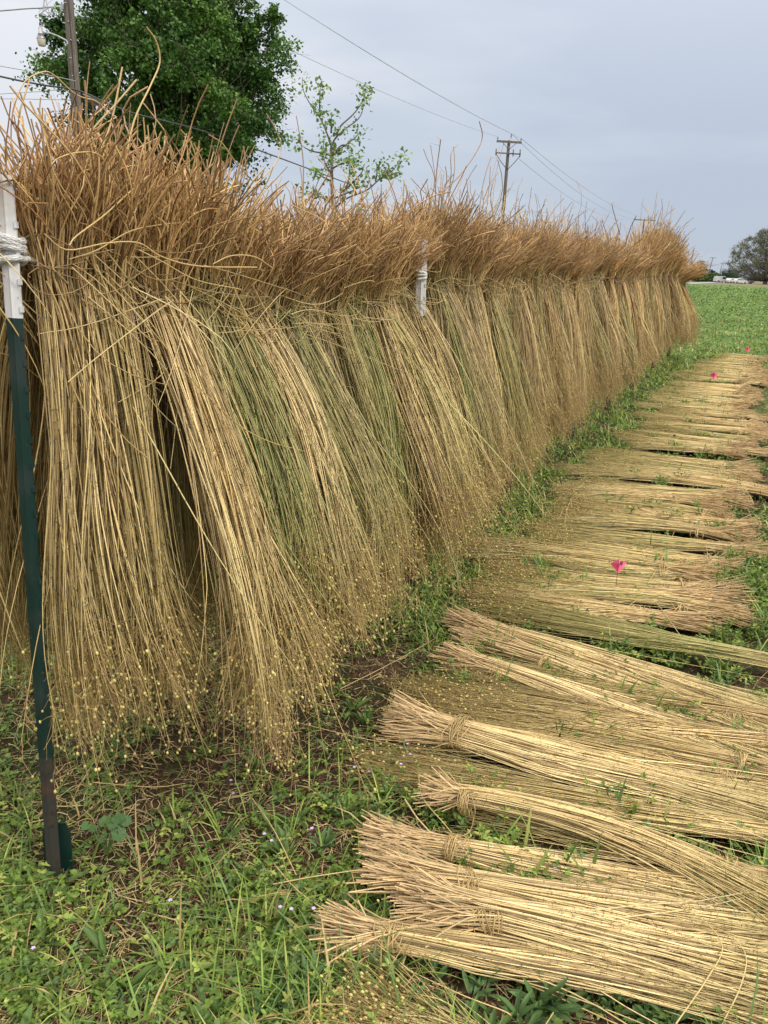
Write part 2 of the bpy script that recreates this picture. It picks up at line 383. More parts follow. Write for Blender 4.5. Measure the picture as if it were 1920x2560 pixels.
HANG = []
def hanging(idx, s, v0, z0, nst, k1, k2, green, pale, lean, top, length, label, group, seedn, fine=True, thick=1., along=0., sides=3, topflare=1., topv=0., ws=.055, strays=.12):
    rg = np.random.default_rng(1000+idx)
    root = thing('flax_bundle', W(s, v0, z0), label, 'flax bundle', group)
    HANG.append((s, v0, root))
    # strands
    ns = rg.integers(5, 10)
    sof = rg.normal(0, 1, (ns, 2))*np.array([.075, .055]); sbow = rg.normal(0, 1, (ns, 2))*np.array([.026, .020]); sb2 = rg.normal(0, 1, (ns, 2))*.011; stw = rg.uniform(.25, 1.3, ns)
    scol = rg.uniform(0, 1, ns); sg = np.clip(rg.normal(green, .28, ns), 0, 1)*(green > 0.02)
    sb = rg.integers(0, ns, nst)
    rad = np.sqrt(rg.random(nst)); an = rg.uniform(0, 6.283, nst)
    disc = np.stack([rad*np.cos(an)*ws, rad*np.sin(an)*ws*.72], 1)
    q = np.linspace(0, 1, k2)[None]; 
    L_ = (length*rg.normal(1, .06, nst)*rg.normal(1, .05, ns)[sb])[:, None]
    spread = rg.normal(0, 1, (nst, 2))*.020*stw[sb][:, None]; st_ = rg.random(nst) < strays; spread[st_] = rg.normal(0, .085, (st_.sum(), 2))
    kd = (rg.random((nst, 2)) < .10)*rg.normal(0, .22, (nst, 2)); kq = rg.uniform(.25, .85, (nst, 1)); wamp = rg.normal(0, .013, (nst, 2)); wf = rg.uniform(2, 6, nst)[:, None]; wp = rg.uniform(0, 6.28, nst)[:, None]
    sm = q**1.1
    def comp(j, ln):
        return disc[:, j:j+1]*(1-.55*q*stw[sb][:, None]*.6) + sof[sb, j][:, None]*sm*1.15 + sbow[sb, j][:, None]*np.sin(np.pi*q) + sb2[sb, j][:, None]*np.sin(2*np.pi*q) + spread[:, j:j+1]*q**1.3 + kd[:, j:j+1]*np.maximum(0, q-kq) + wamp[:, j:j+1]*np.sin(wf*q+wp)*q + ln*(1-(1-q)**1.75)
    bs = comp(0, along); bv = comp(1, lean)
    bz = -L_*q*(1-.04*q)
    # top, root ends
    h = np.linspace(1, 0, k1)[None, :-1]
    ht = (top*rg.normal(1, .17, nst)*np.where(rg.random(nst) < (.05 if s > .5 else .02), rg.uniform(1.25, 1.8 if s > 1. else 1.35, nst), 1))[:, None]
    tdir = rg.normal(0, 1, (nst, 2)); bend = rg.normal(0, 1, (nst, 2))*.042*topflare*(top/.3)
    curl = rg.normal(0, 1, (nst, 2))*.013*(1+1.5*(ht > top*1.25)); cp = rg.uniform(2., 7.5, nst)[:, None]; cph = rg.uniform(-.6, .6, (nst, 1))
    hooks = (rg.random(nst) < .45)[:, None]*rg.normal(0, .036, (nst, 1)); hookv = (rg.random(nst) < .4)[:, None]*rg.normal(0, .03, (nst, 1))
    ts = disc[:, :1]*(1+1.5*topflare*h**1.1) + bend[:, :1]*h**1.7 + curl[:, :1]*(np.sin(cp*h*1.1+cph)-np.sin(cph))*h**.5 + hooks*h**4 + .03*h*rg.normal()
    tv = disc[:, 1:]*(1+1.7*topflare*h**1.1) + bend[:, 1:]*h**1.7 + curl[:, 1:]*(np.sin(cp*h*1.3+1)-.84)*h**.5 + hookv*h**4 + (topv+.02)*h**1.3
    tz = ht*(h - .16*np.abs(rg.normal(0, 1, (nst, 1)))*h**3) + rg.normal(0, .012, (nst, 1))*np.sin(cp*h)*h
    S = np.concatenate([ts, bs], 1); Vv = np.concatenate([tv, bv], 1); Zz = np.concatenate([tz, bz], 1)
    paths = S[..., None]*D_ + Vv[..., None]*V_ + Zz[..., None]*Z_
    kk = k1-1+k2
    rprof = np.concatenate([np.linspace(1.0, 1.2, k1-1), np.interp(np.linspace(0, 1, k2), [0, .5, .85, 1], [1.1, .95, .6, .3])])
    rd_ = rprof[None]*(rg.normal(.00152, .0003, nst).clip(.0008, .0026)*thick)[:, None]
    # colour along the stem
    tt = np.concatenate([np.linspace(-1, -.02, k1-1), np.linspace(0, 1, k2)])
    body = lerp(lerp(C_straw, C_pale, np.clip(pale+rg.normal(0, .3, nst), 0, 1)[:, None]), C_gold, np.clip(scol[sb]*.7+rg.normal(0, .25, nst), 0, 1)[:, None])
    body = lerp(body, C_brown*.7, (rg.random(nst) < .22)[:, None]*.8)
    gcol = lerp(C_green, np.array([.12, .20, .05]), rg.uniform(0, 1, (nst, 1)))
    gf = (sg[sb]*rg.uniform(.3, 1.1, nst)).clip(0, 1)[:, None]
    body = lerp(body, gcol, gf)
    rootc = lerp(np.array([.60, .40, .17]), np.array([.27, .135, .065]), rg.uniform(0, 1, (nst, 1))**1.3)*rg.uniform(.85, 1.25, (nst, 1))
    wroot = np.interp(tt, [-1, -.25, .10, 1], [1, .9, .25, 0])[None, :, None]
    wtip = np.interp(tt, [-1, .55, 1], [0, 0, .7])[None, :, None]
    tipc = lerp(lerp(C_gold, C_green, .18), C_brown, .25 if s < 4 else .65)*.98
    col = body[:, None]*(1-wroot) + rootc[:, None]*wroot
    col = col*(1-wtip) + tipc*wtip
    col = col*rg.normal(1.04, .28, (nst, 1, 1)).clip(.4, 1.45)
    col = col*(rg.uniform(.74, 1.2) if s > .5 else 1.05)
    v, f, c = tubes(paths, rd_, col, sides)
    mb = MB(); mb.add(v, [f], c)
    if s < 6:   # stems that have slipped out and cross the neighbours round the tie
        m = 16 if s < 2.5 else 9; sgn = np.where(rg.random(m) < .68, 1., -1.); an2 = rg.uniform(-.3, 1.25, m); ln_ = rg.uniform(.12, .42, m); u_ = np.linspace(0, 1, 8)[None, :, None]
        if s < .4: sgn[:] = 1.
        st0 = D_*rg.uniform(-ws, ws, (m, 1)) + V_*rg.uniform(.02, .07, (m, 1)) + Z_*rg.uniform(-.06, .09, (m, 1))
        dr = D_*(sgn*np.cos(an2))[:, None] - Z_*np.sin(an2)[:, None] + V_*rg.uniform(0, .25, (m, 1))
        pp = st0[:, None] + dr[:, None]*ln_[:, None, None]*u_ + (rg.normal(0, .035, (m, 3))-Z_*.03)[:, None]*np.sin(np.pi*u_) - Z_*(ln_**1.5*.35)[:, None, None]*u_**2
        mb.tubes(pp, np.linspace(.0015, .0008, 8)[None]*rg.uniform(.8, 1.2, (m, 1))*thick, lerp(C_gold, C_pale, rg.uniform(0, 1, (m, 1)))*rg.uniform(.7, 1.1, (m, 1)), 3)
    if fine:    # dark withered leaf scars sticking off the stems
        m = nst*11; si = rg.integers(0, nst, m); ki = rg.integers(k1+2, kk-2, m); fr = rg.random((m, 1))
        p0 = paths[si, ki]*(1-fr)+paths[si, ki+1]*fr
        dv = rg.normal(0, 1, (m, 3))*.0045; dv += V_*.001
        mb.tubes(np.stack([p0, p0+dv+Z_*.002, p0+dv*1.6-Z_*.002], 1), np.broadcast_to([.0008, .0007, .0004], (m, 3)), lerp(np.array([.07, .04, .02]), C_green*.4, rg.uniform(0, .5, (m, 1))), 3)
    if 1.3 < s < 6:   # fine forked side roots
        m = nst*2; si = rg.integers(0, nst, m); ki = rg.integers(0, max(2, int(k1*.6)), m); fr = rg.random((m, 1))
        p0 = paths[si, ki]*(1-fr)+paths[si, ki+1]*fr; dv = rg.normal(0, 1, (m, 3))*.013; dv[:, 2] = np.abs(dv[:, 2])*.9
        mb.tubes(np.stack([p0, p0+dv+rg.normal(0, .003, (m, 3)), p0+dv*rg.uniform(1.3, 2.4, (m, 1))+rg.normal(0, .006, (m, 3))], 1), np.broadcast_to([.0008, .0006, .0003], (m, 3)), lerp(C_root, C_brown, rg.uniform(.2, 1, (m, 1)))*.9, 3)
    mb.build('stems', M_flax, root)
    if seedn:
        sel = rg.permutation(nst)[:int(nst*.55)]
        tips = paths[sel, -1]; dirs = nrm(paths[sel, -1]-paths[sel, -3])
        seed_heads(rg, tips, dirs, seedn, thick, min(1, .35+green), fine=fine, parent=root)
    tz0 = rg.normal(0, .024)
    to = tie_mesh(rg, ws*1.02, ws*.74, 5 if fine else 4, .0013*thick, lerp(C_brown, C_green, min(.6, green*.6))*1.05, (D_, V_, Z_), root, wid=.012, tilt=.5, loose=14 if s < 6 else 6, lsc=2.3)
    to.location = (0, 0, tz0)
    return root

ORD = "first second third fourth fifth sixth seventh eighth ninth tenth eleventh twelfth thirteenth fourteenth fifteenth sixteenth seventeenth eighteenth nineteenth twentieth".split()
posts_s = [0, 2.08, 3.85, 5.85, 7.8, 9.7, 12.0, 14.4]
posts_z = [1.455, 1.40, 1.41, 1.43, 1.43, 1.47, 1.48, 1.34]
POST_AT = ["the near post", "the second post", "the third post", "the fourth post", "the fifth post", "the sixth post", "the seventh post", "the last post"]
sags = [.115, .03, .03, .03, .02, .03, .05]
def rope_z(s):
    s = min(max(s, -.2), 14.6)
    for i in range(7):
        if s <= posts_s[i+1]:
            u = max(0, (s-posts_s[i])/(posts_s[i+1]-posts_s[i])); return posts_z[i]*(1-u)+posts_z[i+1]*u - sags[i]*4*u*(1-u)
    return posts_z[-1]
def span_of(s):
    for i in range(6, -1, -1):
        if s >= posts_s[i]: return i
    return 0
front = [.18, .285, .44, .56, .69, .81, .93, 1.06, 1.18, 1.31, 1.44, 1.57, 1.70, 1.83, 1.93]
s_ = 2.22
while s_ < 14.5:
    front.append(s_); s_ += (rng.uniform(.11, .175) if s_ < 6 else rng.uniform(.13, .20)) + (.06 if rng.random() < .12 else 0)
greens = {1: .2, 3: .6, 4: .75, 5: .15, 6: .95, 7: .6, 8: .2, 9: .7, 10: .95, 11: .45, 13: .8, 14: .2, 15: .7, 18: .5, 20: .7, 23: .5, 26: .7, 31: .6, 36: .5, 40: .8, 47: .6, 52: .7, 60: .8, 61: .6}
cnt = {}
for i, s in enumerate(front):
    gr = greens.get(i, max(0, rng.normal(.08, .12))); pl = rng.uniform(.1, .8) if s > 1 else rng.uniform(.5, 1.)
    sp = span_of(s); cnt[sp] = cnt.get(sp, 0)+1
    tone = "green-streaked" if gr > .35 else ("pale straw-coloured" if pl > .5 else "golden brown")
    lab = f"{tone} flax bundle hanging outside the rope, {ORD[cnt[sp]-1]} after {POST_AT[sp]}"
    dist = float(np.linalg.norm(W(s, 0, 1)-_C))
    if s < 2.6: nst, k1, k2, sd, fine, th = 235, 13, 20, 8, True, 1.06
    elif s < 6: nst, k1, k2, sd, fine, th = 230, 9, 14, 6, False, 1.15
    else: nst, k1, k2, sd, fine, th = 165, 7, 10, 3, False, 1.8
    top = .235 if s > .75 else (.275 if s > .4 else .29)
    if 8.6 < s < 12.6: top = .30 + .15*math.exp(-((s-10.4)/1.3)**2)
    lean = np.interp(s, [0, 2.2, 3.2, 5, 14], [.28, .25, .17, .12, .12]) + rng.normal(0, .05 if s < 2.5 else .085)
    if s < .25: lean = .02
    elif s < .4: lean = .07
    elif s < .5: lean = .30
    if s > 13.2: lean += .12
    hanging(i, s, .02+rng.normal(0, .014 if s < 2.5 else .03), rope_z(s)-.01, nst, k1, k2, gr, pl, lean, top*(rng.uniform(.9, 1.12) if s < 1.5 else rng.uniform(.78, 1.32)), (rope_z(s)-(.42 if s < .3 else .37 if s < .62 else (.41 if s < 3 else .47)))*(rng.uniform(.92, 1.05) if s < 2.5 else rng.uniform(.84, 1.08)), lab,
            "flax bundles hanging along the outer side of the rope", sd, fine, th, along=rng.normal(0, .04)*(s > .5) + (.015 if s < .2 else (-.02 if s < .3 else (.05 if s < .5 else 0))), ws=.068 if s < 6 else .072,
            topflare=1.15 if s > .25 else .75, topv=.22 if s > 13.6 else 0.)
backs = [-.045, .17, .29, .40, .58, .78, .98, 1.2, 1.42, 1.64, 1.88]
s_ = 2.2
while s_ < 14.4:
    backs.append(s_); s_ += rng.uniform(.24, .32)
cnt = {}
for i, s in enumerate(backs):
    gr = max(0, rng.normal(.25, .2)); sp = span_of(s); cnt[sp] = cnt.get(sp, 0)+1
    if s < 0: lab = "greenish flax bundle hanging behind the near post, at the very end of the rope"; gr = .6
    else: lab = f"flax bundle hanging on the inner side of the rope, {ORD[cnt[sp]-1]+('' if s>.1 else ' one')} past {POST_AT[sp]}"
    nst, k1, k2, fine, th = (200, 8, 13, False, 1.3) if s < 3 else (130, 6, 9, False, 1.9)
    if s < .1: nst = 70
    hanging(500+i, s, -.09, rope_z(s)-.01, nst, k1, k2, gr, .3, -.16+rng.normal(0, .05), (.25 if s > .3 else .19)*rng.uniform(.85, 1.15), 1.05*rng.uniform(.92, 1.05), lab,
            "flax bundles hanging along the inner side of the rope", 2 if s < 3 else 1, fine, th, ws=.062, topflare=1.1)

# ------------------------------------------------------------------ bundles lying on the ground
def w_prof(t, tie, wr, wt, wtip):
    return np.interp(t, [0, tie, tie+.18, .6, 1], [wr, wt, wt*1.6, wtip*.72, wtip])
def lying(idx, R, T, label, tie=.19, nst=300, k=16, wr=.10, wt=.045, wtip=.17, hmax=.045, green=0., pale=.5, thick=1., bow=0., fine=True, seedn=2, z0=.012, sides=3, lift=0., tipg=.3, tw=.50, rfac=.46, wav=1.):
    """R, T = root and tip ends in fence coordinates (s, v)"""
    rg = np.random.default_rng(5000+idx)
    R = W(*R); T = W(*T); L_ = np.linalg.norm(T-R); ax = (T-R)/L_; sd = np.cross(Z_, ax)
    org = R + ax*L_*tie
    root = thing('flax_bundle', (org[0], org[1], 0), label, 'flax bundle', "flax bundles laid out on the ground")
    t = np.linspace(0, 1, k)[None]
    rad = np.sqrt(rg.random(nst)); an = rg.uniform(0, 6.283, nst)
    a0 = rad*np.cos(an); b0 = rad*np.sin(an)
    a1 = np.clip(.55*a0+rg.normal(0, .45, nst), -1.5, 1.5)
    mixw = np.clip((t-tie)/(1-tie), 0, 1)**.8
    a = a0[:, None]*(1-mixw)+a1[:, None]*mixw
    ar = (a0+rg.normal(0, .35, nst))[:, None]; mr_ = np.clip((tie-t)/tie, 0, 1)
    a = a*(1-mr_)+ar*mr_
    wv = w_prof(t[0], tie, wr*rfac, wt*.70, wtip*tw)[None]; hmax = hmax*.72
    hv = np.interp(t[0], [0, tie, .5, 1], [hmax*.8, hmax*.9, hmax*.75, hmax*.55])[None]
    dome = np.sqrt(np.clip(1-(np.abs(a)/1.6)**2, .05, 1))
    z = z0 + lift + hv*(1+b0[:, None])*dome + np.abs(rg.normal(0, .006, (nst, 1)))*np.abs(t-tie)
    z = z + (rg.random((nst, 1)) < .12)*mr_**1.5*rg.uniform(0, .06, (nst, 1)) + np.maximum(0, .05*np.sin(t*3.1+idx))*.25
    lenv = rg.normal(1, .05, nst)[:, None]
    lon = (t-tie)*L_*lenv + mr_*rg.uniform(-.03, .07, (nst, 1))
    wam = (rg.normal(0, .012, (nst, 1))*np.sin(rg.uniform(2, 9, (nst, 1))*t+rg.uniform(0, 6, (nst, 1))) + rg.normal(0, .004, (nst, 1))*np.sin(rg.uniform(12, 26, (nst, 1))*t+rg.uniform(0, 6, (nst, 1))))*(.3+np.abs(t-tie)*1.2)*wav
    stray = (rg.random((nst, 1)) < .06)*rg.normal(0, .16, (nst, 1))*np.clip(t-tie, 0, 1)**1.5 + (rg.random((nst, 1)) < .14)*rg.normal(0, .16, (nst, 1))*np.maximum(0, t-rg.uniform(.3, .9, (nst, 1)))
    lat = a*wv + wam + stray + bow*np.sin(np.pi*t) + mr_**2*rg.normal(0, .02, (nst, 1)) + .006*np.sin(rg.uniform(8, 30, (nst, 1))*t+rg.uniform(0, 6, (nst, 1)))*mr_
    paths = ax*lon[..., None] + sd*lat[..., None] + Z_*z[..., None]
    rprof = np.interp(t[0], [0, .5, .85, 1], [1.2, 1.0, .65, .35])
    rd_ = rprof[None]*(rg.normal(.00145, .00025, nst).clip(.0008, .0024)*thick)[:, None]
    body = lerp(C_straw, C_pale, np.clip(pale+rg.normal(0, .35, nst), 0, 1)[:, None])
    body = lerp(body, C_gold, (rg.random(nst) < .3)[:, None]*.7); body = lerp(body, C_brown*.8, (rg.random(nst) < .12)[:, None]*.8)
    gf = np.clip(rg.normal(green, .2, nst), 0, 1)[:, None]*(green > .02)
    body = lerp(body, lerp(C_green, np.array([.3, .36, .1]), .5), gf)
    rootc = lerp(np.array([.62, .43, .22]), C_brown, rg.uniform(0, .65, (nst, 1)))
    wroot = np.interp(t[0], [0, tie*.9, tie*1.5, 1], [.9, .45, 0, 0])[None, :, None]
    wtip = np.interp(t[0], [0, .55, 1], [0, 0, .8])[None, :, None]
    col = body[:, None]*(1-wroot)+rootc[:, None]*wroot
    col = col*(1-wtip) + lerp(C_gold, C_green, tipg)*.85*wtip
    col = col*rg.normal(1, .19, (nst, 1, 1)).clip(.45, 1.35)
    v, f, c = tubes(paths, rd_, col, sides)
    mb = MB(); mb.add(v, [f], c)
    if fine:
        m = nst*10; si = rg.integers(0, nst, m); ki = rg.integers(k//3, k-2, m); fr = rg.random((m, 1))
        p0 = paths[si, ki]*(1-fr)+paths[si, ki+1]*fr; dv = rg.normal(0, 1, (m, 3))*.004
        mb.tubes(np.stack([p0, p0+dv+Z_*.002, p0+dv*1.6], 1), np.broadcast_to([.0006, .0006, .0003], (m, 3)), np.broadcast_to([.16, .09, .045], (m, 3)), 3)
    mb.build('stems', M_flax, root)
    if seedn:
        sel = rg.permutation(nst)[:int(nst*.5)]
        seed_heads(rg, paths[sel, -1], nrm(paths[sel, -1]-paths[sel, -3]), seedn, thick, .2+green, fine=fine, parent=root, spread=.035)
    th = MB()
    tm = tie_mesh(rg, wt*.80, hmax*.95, 13 if fine else 7, .0013*thick, lerp(C_gold, C_straw, .4)*.85, (sd, Z_, ax), root, wid=.007, tilt=.35, loose=3, lsc=1.1)
    tm.location = (0, 0, z0+lift+hmax*.9)
    return root
def px(x, y): return SV(x*K_, (y+8)*K_, .05)
near = [  # root px, tip px (in the photograph scaled to 1659), label, options
 ((705, 1985), (1800, 2185), "straw bundle lying along the bare strip, nearest of the root-left row", dict(tie=.14, wr=.09, wt=.04, wtip=.10, nst=300)),
 ((880, 1955), (1900, 2150), "pale straw bundle with a bold crossed tie, second of the root-left row", dict(tie=.19, wr=.12, wt=.05, wtip=.17, hmax=.055, pale=.8, lift=.025, nst=380)),
 ((800, 1875), (1900, 2045), "straw bundle with a dark green tie, third of the root-left row", dict(tie=.20, wr=.11, wt=.05, wtip=.17, hmax=.05, pale=.7, lift=.01, nst=360)),
 ((800, 1785), (1850, 1985), "straw bundle with splayed bent roots, fourth of the root-left row", dict(tie=.19, wr=.11, wt=.045, wtip=.16, pale=.6, nst=330)),
 ((925, 1712), (1810, 2030), "thin orange-tinged bundle curving across its neighbours, fifth of the root-left row", dict(tie=.11, wr=.06, wt=.035, wtip=.13, pale=.2, bow=.10, nst=260, lift=.03)),
 ((850, 1545), (1900, 1810), "thick pale straw bundle with loose knotted tie, largest of the root-left row", dict(tie=.16, wr=.14, wt=.085, wtip=.18, hmax=.055, pale=.9, nst=470, lift=.015)),
 ((980, 1325), (1800, 1580), "reddish-rooted bundle lying beside the green bundle, farthest of the root-left row", dict(tw=.8, tie=.2, wr=.11, wt=.06, wtip=.15, pale=.4, nst=300, lift=.01)),
 ((960, 1400), (1850, 1690), "straw bundle with pinkish roots between the thick bundle and the reddish-rooted bundle", dict(tw=.8, tie=.17, wr=.10, wt=.06, wtip=.17, pale=.6, nst=320)),
 ((1900, 1835), (830, 1628), "straw bundle with seed heads left and a tight tie near its right end", dict(tw=.8, tie=.18, wr=.1, wt=.045, wtip=.10, pale=.6, nst=330, green=.08)),
 ((1830, 1700), (905, 1478), "brown bundle with seed heads left, tied beside the thick pale bundle", dict(tw=.8, tie=.22, wr=.1, wt=.05, wtip=.14, pale=.5, nst=320, lift=.012, green=.05)),
 ((1950, 1490), (1080, 1305), "green bundle with pale stems lying between two gaps of weeds", dict(tw=.8, tie=.27, wr=.1, wt=.045, wtip=.14, pale=.7, nst=320, green=.5, lift=.03)),
 ((1950, 1640), (1010, 1500), "straw bundle with a small tie lying across two paler bundles", dict(tw=.8, tie=.28, wr=.1, wt=.05, wtip=.18, pale=.7, nst=300, lift=.01)),
 ((1900, 1745), (900, 1545), "straw bundle with olive tips tucked just above the thick pale bundle", dict(tw=.8, tie=.3, wr=.1, wt=.07, wtip=.14, pale=.4, nst=260, green=.1)),
 ((1880, 1590), (1000, 1420), "faded straw bundle with olive tips under the pinkish-rooted bundle", dict(tw=.8, tie=.3, wr=.1, wt=.07, wtip=.14, pale=.5, nst=260, green=.12)),
 ((1000, 1360), (1900, 1640), "flattened straw bundle wedged between the reddish-rooted and the pinkish-rooted bundles", dict(tw=.8, tie=.25, wr=.1, wt=.07, wtip=.16, pale=.8, nst=280)),
 ((1860, 1960), (1000, 1690), "dull bundle with seed heads left, half under the thick pale bundle", dict(tw=.8, tie=.3, wr=.1, wt=.06, wtip=.12, pale=.4, nst=240, green=.15)),
 ((1250, 2330), (740, 2172), "seed-laden bundle of yellow capsules at the near end of the bare strip", dict(tie=.2, wr=.08, wt=.05, wtip=.22, pale=.3, nst=420, green=.25, seedn=5)),
]
for i, (r_, t_, lab, kw) in enumerate(near):
    kw = dict(kw); kw['nst'] = int(kw['nst']*(.80 if 'tw' not in kw else .95)); kw['thick'] = 1.02
    lying(i, px(*r_), px(*t_), lab, k=20, **kw)
rows = []; s_ = 2.18
while s_ < 15.6:
    rows.append(s_); s_ += (rng.uniform(.12, .19) if s_ < 6 else rng.uniform(.15, .23)) + (.09 if rng.random() < .2 else 0)
fl_s = [SV(1541, 1500)[0], SV(1782, 960)[0], SV(1866, 893)[0]]
FLN = ["the nearest pink flag", "the middle pink flag", "the farthest pink flag"]
cn = {}
for i, s in enumerate(rows):
    gap = 2.95 < s < 3.1
    vl = np.interp(s, [2, 2.6, 3.5, 5, 7, 9, 13, 15.6], [.46, .34, .36, .44, .46, .46, .62, .9]) + rng.normal(0, .08)
    vr = (1.52 if s > 3.6 else np.interp(s, [2.1, 3.6], [1.42, 1.5])) + rng.normal(0, .13)
    j = sum(s > x for x in fl_s)
    cn[j] = cn.get(j, 0)+1
    gr = max(0, rng.normal(.10, .10)); tone = "greenish" if gr > .16 else "straw-coloured"
    if j == 0: lab = f"{tone} ground bundle with roots right, {ORD[cn[0]-1]} of those before {FLN[0]}"
    else:
        n_ = cn[j]; base = FLN[j-1]
        nw = ORD[n_-1] if n_ <= 20 else ("twenty-"+ORD[n_-21] if n_ < 30 else ("thirtieth" if n_ == 30 else ("thirty-"+ORD[n_-31] if n_ < 40 else ("fortieth" if n_ == 40 else "forty-"+ORD[n_-41]))))
        lab = f"{tone} ground bundle with roots right, {nw} beyond {base}"
    if s < 4.5: kw = dict(nst=185, k=16, fine=False, thick=1.25, seedn=3)
    elif s < 8: kw = dict(nst=190, k=11, fine=False, thick=1.35, seedn=1)
    else: kw = dict(nst=150, k=9, fine=False, thick=1.9, seedn=1)
    skew = np.interp(s, [2, 3, 5, 16], [.22, .15, .0, -.1])
    lying(100+i, (s+.02+rng.normal(0, .03)+skew*.5, vr), (s-skew*.6+rng.normal(0, .06), vl), lab, tie=rng.uniform(.14, .30), wr=rng.uniform(.10, .15), wt=rng.uniform(.07, .11), wtip=rng.uniform(.13, .2), hmax=.034 if s < 8 else .034,
          green=gr, pale=rng.uniform(.45, 1.), bow=rng.normal(0, .06), wav=2.2, lift=rng.uniform(0, .02), tipg=.35, tw=.85, rfac=.65, **kw)

# ------------------------------------------------------------------ long stray stems that curl out of the hanging bundles
def hero(pts, v, r0, r1, col, k=26, vv=None):
    w = [PV(x, y, v if vv is None else vv[i]) for i, (x, y) in enumerate(pts)]
    s0 = float((w[0]-A0)@D_)
    best = min((h for h in HANG if h[1] > 0), key=lambda h: abs(h[0]-s0))[2]
    p = bez(w, k) - np.array(best.location)
    mb = MB(); mb.tubes(p[None], np.linspace(r0, r1, k)[None]*1.1, np.asarray(col)[None], 5)
    return mb.build('stray_stem', M_flax, best)
def z1(*p): return [(x/1.728, y/1.728) for x, y in p]
def z2(*p): return [(960+x/1.728, 240+y/1.728) for x, y in p]
def z3(*p): return [(x/2.592, 560+y/2.592) for x, y in p]
def z4(*p): return [(600+x/2.592, 600+y/2.592) for x, y in p]
cs = np.array([.60, .42, .17]); cr = np.array([.42, .24, .12])
hero(z1((540, 700), (580, 520), (650, 370), (690, 270), (675, 180), (632, 115)), .10, .0019, .0013, cs)
hero(z1((470, 500), (420, 440), (330, 410), (240, 330), (190, 310), (110, 350), (60, 450)), .05, .0016, .001, cs*.9)
hero(z1((190, 1010), (290, 1080), (460, 1050), (600, 1050), (700, 1110), (860, 1150), (1110, 1155)), .14, .0012, .0019, cs)
hero(z1((600, 1080), (700, 1130), (850, 1210), (1040, 1250)), .16, .0014, .0011, cs)
hero(z1((300, 1120), (420, 1080), (560, 1000), (700, 970), (830, 960)), .12, .0013, .0016, cs*.9)
hero(z1((920, 1140), (1000, 1105), (1100, 1110), (1180, 1160)), .15, .0014, .0016, cs)
hero(z1((1000, 900), (1100, 800), (1180, 720), (1215, 640), (1190, 560), (1150, 490)), .08, .0018, .0013, cs*.9)
hero(z1((840, 800), (850, 700), (820, 610), (780, 560)), .08, .0017, .0013, cs)
hero(z1((900, 840), (920, 760), (945, 700), (940, 655)), .08, .0016, .0013, cs)
hero(z1((1090, 780), (1010, 690), (960, 620), (900, 580)), .08, .0016, .0013, cs*.8)
hero(z1((1310, 850), (1310, 700), (1295, 590), (1280, 500)), .06, .0017, .0010, cr)
hero(z1((420, 680), (470, 560), (500, 440), (515, 360), (528, 290)), .08, .002, .0018, cs*.9)
hero(z1((300, 700), (400, 560), (500, 450), (590, 345)), .08, .0019, .0017, cs*.75)
hero(z1((330, 900), (250, 780), (230, 700), (330, 660), (430, 670), (480, 760), (540, 870)), .12, .0011, .0014, cs)
hero(z1((640, 760), (560, 830), (450, 930), (330, 1020), (300, 1060)), .13, .0017, .0014, cs)
hero(z2((250, 415), (330, 340), (400, 240), (425, 175), (412, 110)), .08, .0026, .0018, cr*.7)
hero(z2((280, 440), (290, 340), (290, 250), (320, 208)), .08, .0018, .0012, cr*.8)
hero(z2((560, 520), (600, 500), (650, 500), (705, 505)), .10, .0018, .0014, cs*.8)
hero(z2((440, 430), (470, 330), (500, 220)), .05, .0018, .001, cr)
hero(z2((560, 560), (570, 470), (580, 400), (600, 355)), .05, .0022, .001, cr*.8)
hero(z2((1020, 600), (1000, 530), (985, 470), (995, 460)), .05, .004, .002, cr*.8)
hero(z3((300, 370), (350, 470), (400, 600), (425, 740), (445, 900), (460, 1020), (500, 1120), (575, 1265)), .14, .0015, .0014, cs*1.1)
hero(z3((560, 880), (610, 1080), (700, 1250), (820, 1400), (960, 1520)), .17, .0014, .0012, cs)
hero(z4((-380, 830), (-200, 1020), (0, 1205), (200, 1310), (420, 1370), (640, 1440), (800, 1560)), .24, .0013, .0012, cs)
hero(z4((0, 500), (280, 565), (600, 670), (850, 770), (1200, 920), (1600, 1160)), .2, .0013, .001, lerp(cs, C_green, .35), vv=[.08, .1, .14, .17, .2, .25])
hero(z4((0, 590), (300, 570), (560, 545), (760, 555), (830, 590)), .12, .0011, .0013, cs*.9)
hero(z4((1060, 900), (1060, 1000), (1040, 1150), (1010, 1350), (970, 1600)), .2, .0016, .0012, C_gold)
hero(z4((1440, 420), (1510, 560), (1560, 640)), .12, .0014, .001, cs)
hero(z4((1100, 560), (1250, 780), (1400, 950), (1520, 1060)), .15, .0014, .001, cs)
hero(z4((1290, 640), (1460, 800), (1540, 930), (1510, 1040)), .15, .0014, .001, cs)

